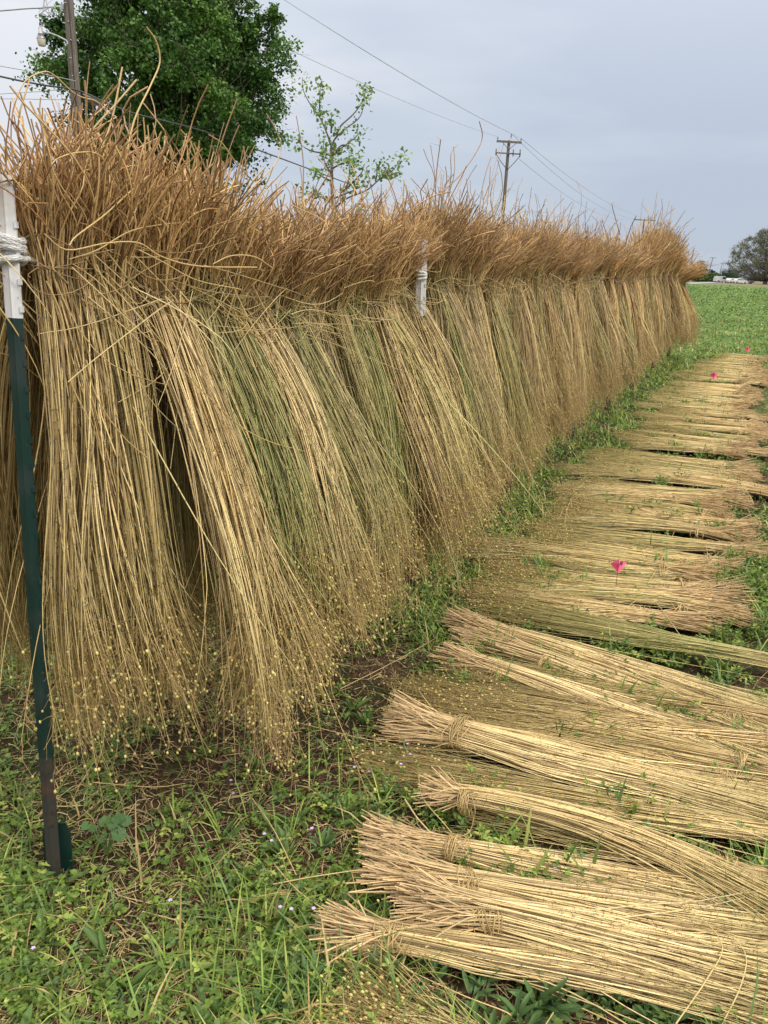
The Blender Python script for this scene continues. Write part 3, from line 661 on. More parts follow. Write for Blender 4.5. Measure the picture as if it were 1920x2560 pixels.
# ------------------------------------------------------------------ fence posts and rope
CR = np.array([1., 0, 0])
def tpost(base, top, zw, label, fine=False, zrust=.28):
    t = thing('fence_post', base, label, 'fence post', 'steel posts that carry the rope')
    b = np.zeros(3); tp = np.asarray(top)-np.asarray(base); ax = nrm(tp); L_ = np.linalg.norm(tp)
    sx = nrm(CR - ax*(CR@ax)); sy = np.cross(ax, sx)          # sy points away from the camera
    prof = [(-.0165, .0035), (-.0157, -.0005), (-.004, -.0035), (0, -.0055), (.004, -.0035), (.0157, -.0005), (.0165, .0035), (.003, .004), (.0026, .028), (-.0026, .028), (-.003, .004)]
    def seg(name, z0, z1, m, grow=0.):
        grow += 0 if fine else .22
        mb = MB(); pr = [(a*(1+grow), c*(1+grow)) for a, c in prof]
        mb.prism(pr, z0, z1, (sx, sy, ax), b)
        z = .35
        while z < L_-.04:
            if z0+.01 < z < z1-.01: mb.box(sx*.0172+ax*z, (.005, .009, .012), ax=(sx, sy, ax))
            z += .052
        return mb.build(name, m, t, smooth=False, col=False)
    seg('rusty_foot', -.12, zrust, M_post_rust); seg('green_shaft', zrust, zw, M_post_green); seg('white_top', zw, L_, M_post_white, .02)
    mb = MB()
    mb.prism([(-.034, -.10), (.034, -.10), (.034, .10), (.024, .13), (-.024, .13), (-.034, .10)], .028, .032, (sx, ax, sy), b)
    mb.build('anchor_plate', M_post_green, t, smooth=False, col=False)
    return ax, sx, sy
b0 = W(0, 0, 0); t0 = PV(9, 437, 0.0)
zwh = float(np.linalg.norm(PV(47, 795, 0)-b0))
ax0, sx0, sy0 = tpost(b0, t0, zwh, "near steel T-post with white top, dark green shaft and rusty foot", True, .33)
post_info = [(b0, t0)]
labs = ["second steel T-post, its white top showing between the hanging bundles", "third steel T-post, mostly covered by hanging bundles, its foot showing", "fourth steel T-post, foot showing below the hanging bundles",
        "fifth steel T-post inside the row of hanging bundles", "sixth steel T-post inside the row of hanging bundles", "seventh steel T-post near the far rise of the row", "last steel T-post at the far end of the row"]
tops = [PV(1056, 600, .11), W(3.62, .02, 1.5), W(5.86, 0, 1.52), W(7.8, 0, 1.52), W(9.7, 0, 1.55), W(12, 0, 1.55), W(14.4, 0, 1.45)]
for i in range(1, 8):
    bb = W(posts_s[i], .06 if i == 1 else 0, 0); post_info.append((bb, tops[i-1]))
    tpost(bb, tops[i-1], 1.27 if i == 1 else 1.22, labs[i-1])
# rope: one long line, wrapped three times round each post
rope = thing('rope', W(0, 0, 1.44), "white braided rope wrapped round the post tops and carrying the hanging bundles", 'rope')
ro = np.array(rope.location)
def braid(path, r, name, n_strand=8):
    path = np.asarray(path); mb = MB()
    mb.tube(path, r*.93, sides=10)
    t = nrm(np.gradient(path, axis=0)); ref = np.where(np.abs(t[:, 2:3]) > .8, np.array([[1., 0, 0]]), np.array([[0, 0, 1.]]))
    n1 = nrm(np.cross(t, ref)); n2 = np.cross(t, n1); L_ = np.concatenate([[0], np.cumsum(np.linalg.norm(np.diff(path, axis=0), axis=1))])
    for q in range(n_strand):
        for sg in (1, -1):
            a = 2*np.pi*q/n_strand + sg*L_/(r*3.2)
            mb.tubes((path + n1*(np.cos(a)*r*.88)[:, None] + n2*(np.sin(a)*r*.88)[:, None])[None], r*.26, None, 4)
    return mb.build(name, M_rope, rope, col=False)
def wraps(base, top, zc, n, r, pitch, braided):
    ax = nrm(top-base); sx = nrm(CR - ax*(CR@ax)); sy = np.cross(ax, sx); L_ = zc/ax[2]
    for q in range(n):
        a = np.linspace(0, 2*np.pi, 64)
        rx, ry = .0160+r*.5, .018+r
        off = pitch*(q-(n-1)/2) - (.008 if q == 0 and n > 3 else 0)
        cx = np.sign(np.cos(a))*np.abs(np.cos(a))**.6*rx; cy = np.sign(np.sin(a))*np.abs(np.sin(a))**.6*ry + .011
        p = base - ro + ax*(L_+off) + sx*cx[:, None] + sy*cy[:, None] + ax*(.006*np.cos(a+.5+q*.9))[:, None]
        if braided: braid(p, r, 'post_wrap')
        else: MB().tube(p, r, sides=6).build('post_wrap', M_rope, rope, col=False)
wraps(b0, t0, 1.452, 4, .0056, .0117, True)
wraps(post_info[1][0], post_info[1][1], 1.41, 3, .0055, .0112, False)
for i in range(2, 8): wraps(*post_info[i], posts_z[i]+.01, 3, .006, .013, False)
sv_ = np.arange(.05, 14.41, .08)
MB().tube(np.array([W(s, .0, rope_z(s)) for s in sv_])-ro, .0055, sides=6).build('line', M_rope, rope, col=False)

# ------------------------------------------------------------------ pink marker flags
def flag(base, h, label, size, right, letter=False, crumple=1., seed=0):
    rg = np.random.default_rng(seed+60)
    t = thing('marker_flag', (base[0], base[1], 0), label, 'marker flag', 'pink wire marker flags')
    e = nrm(np.asarray(right)); nrm_ = np.cross(e, Z_)
    lean = e*-.035*h
    w_ = bez([np.zeros(3), lean*.4+Z_*h*.5, lean+Z_*h], 8)
    MB().tube(w_, .0013, sides=5).build('wire', M_dark, t, col=False)
    # creased vinyl sheet hung by one edge, as diamond folded on its middle
    n = 9; V2 = []; 
    o = lean + Z_*h
    A = o + e*.0*size; 
    c0 = o + Z_*.004; c1 = o + e*(-size*.42) - Z_*size*.42; c2 = o + e*size*.12 - Z_*size*.95; c3 = o + e*size*.86 - Z_*size*.52
    for i in range(n):
        for j in range(n):
            a, b = i/(n-1), j/(n-1)
            p = c0*(1-a)*(1-b)+c3*a*(1-b)+c1*(1-a)*b+c2*a*b
            fold = -abs(a-b*.9-.05)*size*.45 + math.sin(a*5+b*2)*size*.06*crumple
            # pinch in the middle of the right edge so that the outline reads folded
            if letter: p = p + Z_*(size*.18*a*(1-b)*math.sin(a*2.2)) - e*(size*.12*math.sin(a*3.1)*(1-b))
            V2.append(p + nrm_*fold)
    V2 = np.array(V2); back = V2 - nrm_*.0006
    f = [(i*n+j, i*n+j+1, (i+1)*n+j+1, (i+1)*n+j) for i in range(n-1) for j in range(n-1)]
    f2 = [tuple(x+n*n for x in q[::-1]) for q in f]
    MB().add(np.concatenate([V2, back]), [f, f2]).build('pennant', M_pink, t, smooth=False, col=False)
    if letter:
        def on(a, b):
            i = a*(n-1); j = b*(n-1); i0, j0 = min(int(i), n-2), min(int(j), n-2); u, v = i-i0, j-j0; g = V2.reshape(n, n, 3)
            return g[i0, j0]*(1-u)*(1-v)+g[i0+1, j0]*u*(1-v)+g[i0, j0+1]*(1-u)*v+g[i0+1, j0+1]*u*v + toc*.0016
        toc = nrm(_C-o-np.asarray([t.location[0], t.location[1], 0]))
        mb = MB()
        for st in ([(.42, .12), (.52, .30), (.60, .46)], [(.40, .14), (.52, .05), (.66, .08), (.68, .20), (.54, .27)], [(.56, .27), (.68, .30), (.80, .33)], [(.76, .27), (.82, .35)]):
            mb.tube(np.array([on(a, b) for a, b in bez([(x, y, 0) for x, y in st], 12)[:, :2]]), .0016, sides=5)
        mb.build('lettering', M_ink, t, col=False)
CRr = np.array([math.cos(.1), math.sin(.1), 0])
b1 = G(1536, 1500); flag(b1, .20, "nearest pink wire flag, folded and marked with a black letter, among the ground bundles", .066, CRr, True)
b2 = G(1782, 960); flag(b2, .17, "middle pink wire flag standing in the far ground bundles", .10, CRr, False, 1.2, 1)
b3 = G(1866, 893); flag(b3, .20, "farthest pink wire flag, in the grass beyond the last ground bundles", .10, CRr, False, 1., 2)

# ------------------------------------------------------------------ trees
def limb(mb, pts, r0, r1, k=8, sides=6, col=None):
    p = bez(pts, k); mb.tubes(p[None], np.linspace(r0, r1, k)[None], None if col is None else np.asarray(col)[None], sides); return p
def crown_tree(name, base, height, radius, trunk_r, crown_lo, nclump, nleaf, leaf, cols, label, cat='tree', group=None, seed=0, clump_r=.8, lean=(0, 0), squash=1., twig=True, bark=None, droop=0., shape=None):
    rg = np.random.default_rng(seed+300)
    t = thing(name, (base[0], base[1], 0), label, cat, group)
    top = np.array([lean[0], lean[1], height]); mb = MB()
    limb(mb, [np.zeros(3), top*.33+rg.normal(0, .1, 3)*trunk_r, top*.66, top*.93], trunk_r, trunk_r*.18, 12, 8)
    # clumps spread through the crown volume
    c = []
    while len(c) < nclump:
        q = rg.uniform(-1, 1, 3); r = np.linalg.norm(q)
        if r > 1 or r < .35 and rg.random() < .6: continue
        zz = crown_lo + (q[2]*.5+.5)*(height-crown_lo)
        u = (zz-crown_lo)/(height-crown_lo); w = radius*(shape(u) if shape else 1.0)*(.86+.14*math.sin(3*math.atan2(q[1], q[0])+seed+u*5))
        c.append((q[0]*w*1.15 + lean[0]*u, q[1]*w*1.15*squash + lean[1]*u, zz - droop*(q[0]**2+q[1]**2)*(height*.2)))
    c = np.array(c)
    for p in c:
        zt = max(crown_lo*.7, p[2] - np.hypot(p[0], p[1])*.75 - .2); st = top*(zt/height)
        limb(mb, [st, st*.5+p*.5+np.array([0, 0, -.12*np.linalg.norm(p-st)]), p], trunk_r*.16, trunk_r*.03, 6, 4)
        if twig:
            for _ in range(4): limb(mb, [p, p+rg.normal(0, clump_r*.45, 3), p+rg.normal(0, clump_r*.8, 3)], trunk_r*.035, trunk_r*.012, 4, 3)
    mb.build('trunk', bark or M_bark, t, col=False)
    n = nclump*nleaf; ci = np.repeat(np.arange(nclump), nleaf)
    cr = clump_r*rg.uniform(.6, 1.25, nclump)
    # leaves hang on sprays inside each clump
    nsp = 9; spd = rg.normal(0, 1, (nclump, nsp, 3)); spd[..., 2] = spd[..., 2]*.7; spd = nrm(spd)
    si = rg.integers(0, nsp, n); along = rg.random(n)**.6
    pos = c[ci] + spd[ci, si]*(along*cr[ci])[:, None] + rg.normal(0, 1, (n, 3))*(.13*cr[ci])[:, None]
    d = nrm(rg.normal(0, 1, (n, 3)) + np.array([0, 0, -.35])); up = nrm(rg.normal(0, .55, (n, 3)) + Z_)
    ln = leaf*rg.uniform(.7, 1.3, n)
    tone = np.clip(rg.normal(.45, .22, nclump)[ci] + rg.normal(0, .2, n), 0, 1)[:, None]
    col = lerp(np.array(cols[0]), np.array(cols[1]), tone)
    v, f, cc = leaves(pos, d, up, ln, ln*.95, col)
    mb = MB(); mb.add(v, [f], cc); mb.build('crown', M_tleaf, t)
    return t
bt = P(430, 300, 26)
crown_tree('broadleaf_tree', bt, 13.2, 3.95, .30, 2.6, 225, 680, .10, [(.030, .088, .018), (.155, .28, .055)], "tall dark green broadleaf tree behind the near bundles", seed=3, clump_r=.85,
           shape=lambda u: np.interp(u, [0, .15, .4, .7, 1], [.92, 1.02, .98, .72, .28]))
# young open tree behind the rope
yt = np.array([*P(822, 560, 10.5)[:2], 0.])
def yz(*p): return [(700+x/4.608, 150+y/4.608) for x, y in p]
rg = np.random.default_rng(77)
ty = thing('young_tree', yt, "slender young tree with sparse light green leaf clusters, beside the tall dark tree", 'tree')
mbb = MB(); LP = []; LD = []
brs = [[(640, 1900), (610, 1720), (600, 1500), (595, 1200), (590, 990)], [(590, 990), (540, 840), (460, 660), (370, 540), (290, 400), (260, 300), (258, 200)], [(460, 640), (458, 500), (465, 300)],
       [(600, 970), (640, 900), (740, 800), (900, 680), (960, 540), (985, 340)], [(650, 880), (700, 760), (830, 640), (940, 500), (980, 380)], [(590, 1110), (700, 1020), (860, 900), (920, 830)],
       [(590, 1100), (480, 1070), (370, 1050), (270, 1000), (200, 920)], [(700, 1530), (800, 1450), (930, 1310), (960, 1240)], [(620, 1720), (760, 1600), (1000, 1500), (1150, 1370), (1300, 1270), (1400, 1120)],
       [(1150, 1370), (1280, 1320), (1380, 1290)], [(600, 1250), (740, 1180), (850, 1160)], [(800, 1450), (800, 1300), (800, 1200)], [(590, 840), (590, 740), (590, 640)], [(600, 1400), (500, 1350), (410, 1300)],
       [(580, 1300), (510, 1150), (500, 950)], [(600, 1100), (720, 980), (840, 1030)], [(610, 1600), (850, 1500), (960, 1440)], [(610, 1650), (430, 1560), (300, 1500)], [(1100, 1400), (1130, 1250), (1160, 1190)],
       [(620, 1800), (800, 1800), (950, 1700)], [(620, 1850), (400, 1800), (250, 1700)]]
for bi, b in enumerate(brs):
    pp = yz(*b); k = len(pp); dz = rg.normal(0, .45) if bi else 0
    w = [P(x, y, 10.5 + dz*(i/(k-1))) - yt for i, (x, y) in enumerate(pp)]
    if bi == 0: w = [np.zeros(3)] + w
    r0 = .035 if bi == 0 else .014
    p = limb(mbb, w, r0, .004 if bi else .016, 18, 5)
    if bi == 0: p = p[12:]
    m = max(6, int(np.linalg.norm(p[-1]-p[0])*11))
    for u in rg.random(m)**.8:
        q = p[min(int(u*(len(p)-1)), len(p)-1)]; cl = rg.integers(3, 8); e = 1.7 if u > .8 else 1.
        LP.append(q + rg.normal(0, .035*e, (cl, 3)))
    LP.append(p[-1] + rg.normal(0, .06, (26, 3)))
mbb.build('trunk', M_bark, ty, col=False)
LP = np.concatenate(LP); n = len(LP); ln = rg.uniform(.035, .065, n)
v, f, c = leaves(LP, nrm(rg.normal(0, 1, (n, 3))+[0, 0, .2]), nrm(rg.normal(0, .6, (n, 3))+Z_), ln, ln*.8, lerp(np.array([.10, .20, .05]), np.array([.26, .38, .11]), rg.random((n, 1))))
mb = MB(); mb.add(v, [f], c); mb.build('crown', M_tleaf, ty)

# right hand spreading tree far out in the field: grey fine branches, thin olive leaf
tr = G(1912, 711)
crown_tree('spreading_tree', tr, 18.5, 13.5, .75, 1.6, 420, 90, .22, [(.10, .12, .06), (.22, .23, .12)], "wide grey-branched tree with thin olive foliage far out in the field", seed=9, clump_r=1.25, bark=M_gbark, droop=.55,
           shape=lambda u: np.interp(u, [0, .2, .5, .8, 1], [.95, 1.0, .92, .66, .25]))
far = [(1747, 300, 7.2, 3.2, 'round dark green tree on the horizon left of the leaning pole'), (1716, 310, 5.8, 3.6, 'low dark tree on the horizon just past the end of the rope'),
       (1783, 420, 5.2, 1.3, 'small pointed dark conifer on the horizon'), (1815, 380, 5.2, 3.5, 'grey green tree on the horizon beside the spreading tree'), (1840, 400, 6.0, 5, 'low dull tree behind the parked white vehicles'),
       (1357, 70, 3.9, 1.5, 'bushy tree showing in a gap of the root tops, farther one'), (1335, 62, 3.7, 1.4, 'bushy tree showing in a gap of the root tops, nearer one'), (1390, 80, 3.7, 2.0, 'dark bush top showing over the middle of the row')]
for i, (x, dist, h, r, lab) in enumerate(far):
    crown_tree('conifer' if 'conifer' in lab else 'field_tree', P(x, 690, dist), h, r, .12+h*.015, .5, 40, 90, h*.045, [(.018, .045, .022), (.05, .10, .035)], lab, seed=20+i, clump_r=r*.33, twig=False,
               shape=(lambda u: 1.1-u) if 'conifer' in lab else None)
rg = np.random.default_rng(5)
for i, (x0, x1, dist, h, lab) in enumerate([(1735, 1765, 255, 2.3, 'light green clipped bushes along the far road, beyond the rope end'), (1768, 1797, 262, 2.5, 'light green bushes between the two thin far poles'), (1690, 1830, 420, 4.6, 'dark blue green line of trees along the horizon')]):
    a_, b_ = P(x0, 695, dist), P(x1, 695, dist); n = 5000; u = rg.random(n)
    hh = h*(.75+.25*np.sin(u*19+i)+.12*np.sin(u*53))
    pos = a_[None]*(1-u[:, None]) + b_[None]*u[:, None]; pos[:, 1] += rg.normal(0, 1.0, n); pos[:, 2] = rg.random(n)**.8*hh
    ln = rg.uniform(.5, .9, n)*(.7 if i < 2 else 1.2)
    c0, c1 = ((.06, .12, .03), (.14, .24, .06)) if i < 2 else ((.022, .045, .03), (.045, .075, .045))
    v, f, c = leaves(pos, rg.normal(0, 1, (n, 3)), nrm(rg.normal(0, .6, (n, 3))+Z_), ln, ln, lerp(np.array(c0), np.array(c1), rg.random((n, 1))))
    mb = MB(); mb.add(v, [f], c); o = mb.build('hedge' if i < 2 else 'treeline', M_tleaf)
    if i < 2: tag(o, lab, 'hedge')
    else: tag(o, lab, kind='stuff')

# ------------------------------------------------------------------ utility poles and lines
def upole(base, h, r, name, label, group='wooden utility poles', lean=(0, 0)):
    t = thing(name, (base[0], base[1], 0), label, 'utility pole', group)
    p = np.array([[0, 0, -.3], [lean[0]*.5, lean[1]*.5, h*.5], [lean[0], lean[1], h]])
    mb = MB(); mb.tube(bez(p, 9), np.linspace(r, r*.72, 9), sides=14); mb.build('shaft', M_pole, t, col=False)
    return t
def insul(t, o, h=.22, r=.055):
    MB().lathe([(.001, 0), (r*.3, 0), (r*.3, h*.35), (r, h*.4), (r*.5, h*.6), (r*.9, h*.7), (r*.35, h), (.001, h)], np.asarray(o), n=8).build('insulator', M_insul, t, col=False)
pl = P(171, 0, 20); LH = 10.6
tl = upole(pl, LH, .155, 'utility_pole', "thick weathered wooden pole carrying the street lamp, in front of the tall tree")
# pole hardware
rg = np.random.default_rng(31)
mb = MB()
for z in np.arange(4.6, 9.5, .42): mb.tube([[.0+rg.normal(0, .03), -.10, z], [rg.normal(0, .03), -.155, z]], .014, sides=6)
mb.build('bolt', M_steel, tl, col=False)
MB().tube([[.05, -.125, 3.0], [.045, -.122, 7], [.04, -.115, 10]], .011, sides=5).build('ground_wire', M_dark, tl, col=False)
ploc = np.array(tl.location)
def PLf(x, y, dist=20): return P(x, y, dist)
def z5(x, y): return (x/4.1475, y/4.1475)
# lamp
lc = PLf(*z5(427, 400)); lt = thing('street_lamp', lc, "grey yard lamp with ribbed clear refractor on a curved arm of the wooden pole", 'street lamp')
arm = [PLf(*z5(440, 345)), PLf(*z5(480, 338)), PLf(*z5(540, 352)), PLf(*z5(620, 385)), PLf(*z5(690, 425)), PLf(*z5(700, 465))]
MB().tube(bez([a-lc for a in arm], 18), .022, sides=8).build('arm', M_steel, lt, col=False)
MB().lathe([(.001, .30), (.028, .30), (.03, .25), (.05, .245), (.055, .12), (.075, .105), (.065, .10), (.115, 0), (.118, -.012), (.10, -.012), (.05, .09)], np.zeros(3), n=18).build('housing', M_steel, lt, col=False)
M_refr = mat('refractor', (.62, .47, .40), .15, noise=(40, (.8, .72, .66), .4, .6, (8, 8, .4)))
MB().lathe([(.113, -.013), (.108, -.05), (.088, -.16), (.07, -.175), (.001, -.178)], np.zeros(3), n=18).build('refractor', M_refr, lt, col=False)
MB().lathe([(.001, .36), (.022, .36), (.022, .30), (.001, .30)], np.zeros(3), n=10).build('photocell', M_dark, lt, col=False)

def cable(name, pts, r, label, sag=0., k=20, m=None, group='overhead lines'):
    pts = [np.asarray(p, dtype=float) for p in pts]; o = pts[0].copy()
    if len(pts) == 2:
        u = np.linspace(0, 1, k)[:, None]; p = pts[0]*(1-u)+pts[1]*u - Z_*4*sag*u*(1-u)
    else: p = bez(pts, k)
    ob = MB().tube(p, r, sides=5).build(name, m or M_wire, loc=o, col=False)
    return tag(ob, label, 'overhead line', group)
# middle pole with two crossarms
pm = P(1267, 420, 60); tm_ = upole(pm, P(1267, 354, 60)[2], .16, 'utility_pole', "tall wooden pole with two crossarms rising behind the middle of the row")
mo = np.array(tm_.location); ex = nrm(np.array([1., .12, 0])); ey = np.cross(Z_, ex)
def mpx(x, y): return P(1100+x/4.1475, 300+y/4.1475, 60) - mo
za = mpx(700, 243)[2]; zb = mpx(700, 357)[2]
top_z = mpx(700, 225)[2]
def arm_(z, half0, half1, hh=.12, dep=.10): MB().box(ex*(half1-half0)/2+Z_*z-ey*.22, (half0+half1, dep, hh), ax=(ex, ey, Z_)).build('crossarm', M_pole, tm_, smooth=False, col=False)
arm_(za, 1.02, .95, .15); arm_(zb, 1.0, .95, .09)
for xx in (-.95, .88): insul(tm_, ex*xx+Z_*(za+.07)-ey*.22)
insul(tm_, ex*.14+Z_*(top_z+.1), .4, .05)
for xx, hh in ((-1.02, .42), (.34, .45), (.88, .5)):
    MB().tube([ex*xx+Z_*(zb+hh*.65)-ey*.28, ex*xx+Z_*(zb-hh*.45)-ey*.28], [.05, .035], sides=8).build('cutout_fuse', M_insul, tm_, col=False)
for xx in (-.98, .92): 
    MB().tube(bez([ex*xx+Z_*(zb-.1)-ey*.22, ex*xx*.55+Z_*(zb-.62)-ey*.2, ex*.0+Z_*(zb-1.15)-ey*.19], 8), .028, sides=5).build('brace', M_dark, tm_, col=False)
for xx in (-.55, .55): MB().tube([ex*xx+Z_*(za-.05)-ey*.2, Z_*(za-.55)-ey*.18], .02, sides=5).build('brace', M_dark, tm_, col=False)
# far poles
def fpole(x, ytop, dist, lab, arm_w=2.4, lean=0.):
    base = P(x, 690, dist); h = P(x, ytop, dist)[2]
    t = upole(base, h, .19, 'utility_pole', lab, lean=(lean, 0))
    if arm_w:
        MB().box(np.array([lean, -.2, h-.25]), (arm_w, .14, .17)).build('crossarm', M_pole, t, smooth=False, col=False)
        for q in (-.45, -.2, .2, .45): insul(t, (lean+arm_w*q, -.2, h-.17), .26, .07)
    return np.array([base[0]+lean, base[1], h])
f1 = fpole(1592, 549, 150, "wooden pole whose crossarm just clears the high end of the row", 4.2)
f2 = fpole(1718, 620, 245, "bare leaning pole on the horizon past the end of the row", 0, .9)
f3 = fpole(1769, 643, 330, "thin pole with a single crossarm between the horizon trees", 2.6, 1.0)
f4 = fpole(1797, 657, 420, "tiny crossarmed pole nearest to the parked white vehicles", 2.6, .8)
top_m = mo + Z_*(top_z+.5) + ex*.14; ml = mo+ex*-.95+Z_*(za+.3)-ey*.22; mr2 = mo+ex*.88+Z_*(za+.3)-ey*.22
LT = ploc + Z_*LH
cable('power_line', [LT+Z_*.25, top_m], .009, "upper wire of the pair running from the lamp pole to the two-armed pole", .35)
cable('power_line', [LT+np.array([.6, 0, -.05]), mr2], .009, "lower wire of the pair running from the lamp pole to the two-armed pole", .40)
cable('power_line', [ploc+Z_*9.0, ml], .011, "single lower wire from the lamp pole to the left end of the upper crossarm", .35)
cable('power_line', [mr2, f1+np.array([1.6, 0, .1])], .017, "uppermost wire running right from the two-armed pole to the far crossarm", 1.3)
cable('power_line', [top_m, f1+np.array([.6, 0, .1])], .017, "second wire running right from the two-armed pole to the far crossarm", 2.0)
cable('power_line', [mo+ex*.9+Z_*(zb-.3), f1+np.array([-1.6, 0, -.1])], .016, "lowest wire running right from the two-armed pole to the far crossarm", 1.6)
cable('guy_wire', [mo+ex*-.4+Z_*(za-.1), P(1205, 560, 56), np.array([*P(1160, 640, 54)[:2], 0.])], .022, "pinkish guy wire slanting down left from the two-armed pole", m=M_gbark)
# left side cables
cable('service_cable', [PLf(-300, 50), PLf(0, 27), PLf(60, 22), PLf(100, 20), PLf(132, 17)], .018, "grey cable entering from the left to a loop beside the lamp pole", k=26)
cable('service_cable', [PLf(*z5(460, -20)), PLf(*z5(440, 140)), PLf(*z5(420, 140)), PLf(*z5(520, 75)), PLf(*z5(570, 85)), PLf(*z5(555, 125)), PLf(*z5(490, 130)), PLf(*z5(455, 60)), PLf(*z5(470, -10)), PLf(*z5(500, 90)), PLf(*z5(520, 160)), PLf(*z5(500, 170)), PLf(*z5(440, 140))], .012, "tangled loops of black cable hanging beside the lamp pole", k=90)
cable('service_cable', [PLf(*z5(400, 95)), PLf(*z5(500, 70)), PLf(*z5(620, 75)), PLf(*z5(635, 120)), PLf(*z5(590, 160)), PLf(*z5(520, 145))], .010, "thin drip loop of cable at the lamp pole", k=30)
MB_ = MB().box(PLf(*z5(645, 72)), (.09, .06, .11)).build('bracket', M_steel, tl, smooth=False, loc=None, col=False); MB_.location = -ploc
cable('phone_cable', [PLf(-400, 100), PLf(0, 191), PLf(110, 213), PLf(200, 228), PLf(330, 282), PLf(560, 345, 24), PLf(900, 470, 36)], .024, "thick black cable crossing the lamp pole below the lamp", k=40, m=M_dark)
spc = PLf(*z5(965, 1030)); axs = nrm(PLf(*z5(1060, 1060))-PLf(*z5(880, 990))); az_ = nrm(Z_-axs*(Z_@axs)); ay_ = np.cross(az_, axs)
tsp = thing('cable_closure', spc, "dark grey splice box slung under the thick black cable right of the lamp pole", 'cable box')
MB().box((0, 0, -.05), (.42, .12, .13), ax=(axs, ay_, az_)).build('case', M_dark, tsp, smooth=False, col=False)
MB().box((0, 0, .03), (.50, .14, .03), ax=(axs, ay_, az_)).build('lid', M_steel, tsp, smooth=False, col=False)
cable('phone_cable', [PLf(-300, 110), PLf(0, 165), PLf(90, 181), PLf(190, 203)], .010, "thin wire entering from the left just above the thick black cable", k=16)
cable('phone_cable', [PLf(-300, 250, 30), PLf(0, 235, 30), PLf(180, 223, 30)], .012, "thin wire running level below the thick black cable, upper of two", k=12)
cable('phone_cable', [PLf(-300, 248, 30), PLf(0, 247, 30), PLf(180, 250, 30)], .012, "thin wire running level below the thick black cable, lower of two", k=12)

# ------------------------------------------------------------------ vehicles
M_carw = mat('white_car_paint', (.78, .79, .80), .25, spec=.6); M_glass = mat('car_glass', (.03, .035, .04), .08, spec=.8); M_tyre = mat('tyre', (.022, .022, .023), .85)
M_rim = mat('alloy_rim', (.45, .46, .47), .35, metal=.7); M_lamp = mat('lamp_lens', (.65, .65, .62), .15)
def car(loc, heading, label, group=None, paint=None, van=False):
    t = thing('parked_car', (loc[0], loc[1], 0), label, 'car', group); t.rotation_euler = (0, 0, heading)
    hi = 1.95 if van else 1.46
    if van: side = [(-2.3, .35), (-2.3, 1.0), (-2.22, 1.9), (1.2, hi), (1.75, 1.15), (2.25, 1.0), (2.35, .7), (2.3, .3)]
    else: side = [(-2.25, .38), (-2.3, .75), (-2.15, .98), (-1.75, 1.02), (-1.1, hi-.03), (-.2, hi), (.45, hi-.06), (1.2, .98), (2.0, .86), (2.25, .68), (2.28, .4), (2.15, .28), (-2.1, .28)]
    nS = len(side); mb = MB(); ys = [-.86, -.80, -.62, .62, .80, .86]
    vv = []
    for y in ys:
        k = 1 - (abs(y) > .85)*.0; 
        for x, z in side:
            tuck = max(0, (z-.95))*.38
            yy = np.sign(y)*(abs(y)-tuck*(abs(y)/.86)); e = {.86: .0, .80: .02, .62: .035}[abs(y)]
            vv.append((x*(1+e*.3), yy, z+e*(z > .9)))
    f = []
    for q in range(len(ys)-1):
        f += [(q*nS+i, q*nS+(i+1) % nS, (q+1)*nS+(i+1) % nS, (q+1)*nS+i) for i in range(nS)]
    mb.add(vv, [f, [tuple(range(nS))[::-1]], [tuple(range((len(ys)-1)*nS, len(ys)*nS))]])
    mb.build('body', paint or M_carw, t, smooth=False, col=False)
    for sg in (-1, 1):
        pz = [(-1.55, 1.02), (-1.02, hi-.10), (.35, hi-.13), (1.02, 1.0)] if not van else [(.1, 1.15), (.1, hi-.15), (1.12, hi-.18), (1.55, 1.18)]
        v = [(x, sg*(.872-max(0, z-.95)*.38), z) for x, z in pz]+[(x, sg*(.84-max(0, z-.95)*.38), z) for x, z in pz]
        MB().add(v, [[(0, 1, 2, 3), (7, 6, 5, 4), (0, 4, 5, 1), (1, 5, 6, 2), (2, 6, 7, 3), (3, 7, 4, 0)]]).build('side_window', M_glass, t, smooth=False, col=False)
        MB().box((2.27, sg*.62, .68), (.06, .34, .14)).build('headlight', M_lamp, t, smooth=False, col=False)
        MB().box((sg*0+.1, sg*.885, .78), (.16, .02, .03)).build('door_handle', M_dark, t, smooth=False, col=False)
        for x in (-1.4, 1.38):
            ob = MB().lathe([(.17, -.10), (.29, -.11), (.325, -.08), (.335, 0), (.325, .08), (.29, .11), (.17, .10)], np.array([x, sg*.80, .335]), ax=(CR, Z_, np.array([0, 1., 0])), n=28).build('wheel', M_tyre, t, col=False)
            mb = MB(); c = np.array([x, sg*.80, .335]); yv = np.array([0, 1., 0])
            mb.lathe([(.16, -.09), (.235, -.095), (.245, 0), (.235, .095), (.16, .09)], c, ax=(CR, Z_, yv), n=28)
            for q in range(5):
                a = q*2*math.pi/5; d = CR*math.cos(a)+Z_*math.sin(a); mb.box(c+d*.11+yv*sg*.085, (.22, .03, .045), ax=(d, yv, np.cross(d, yv)))
            mb.build('rim', M_rim, ob, col=False)
    return t
M_carf = mat('dusty_white_paint', (.55, .56, .56), .5)
wc = G(-14, 935, .335)
hd = math.radians(8)
cc_ = wc + np.array([math.cos(hd)*1.4, math.sin(hd)*1.4, 0]) + np.array([-math.sin(hd), math.cos(hd), 0])*.8
car(cc_, hd, "white car parked behind the near post, its wheel and side peeping past")
g_ = 'white vehicles parked by the far road'
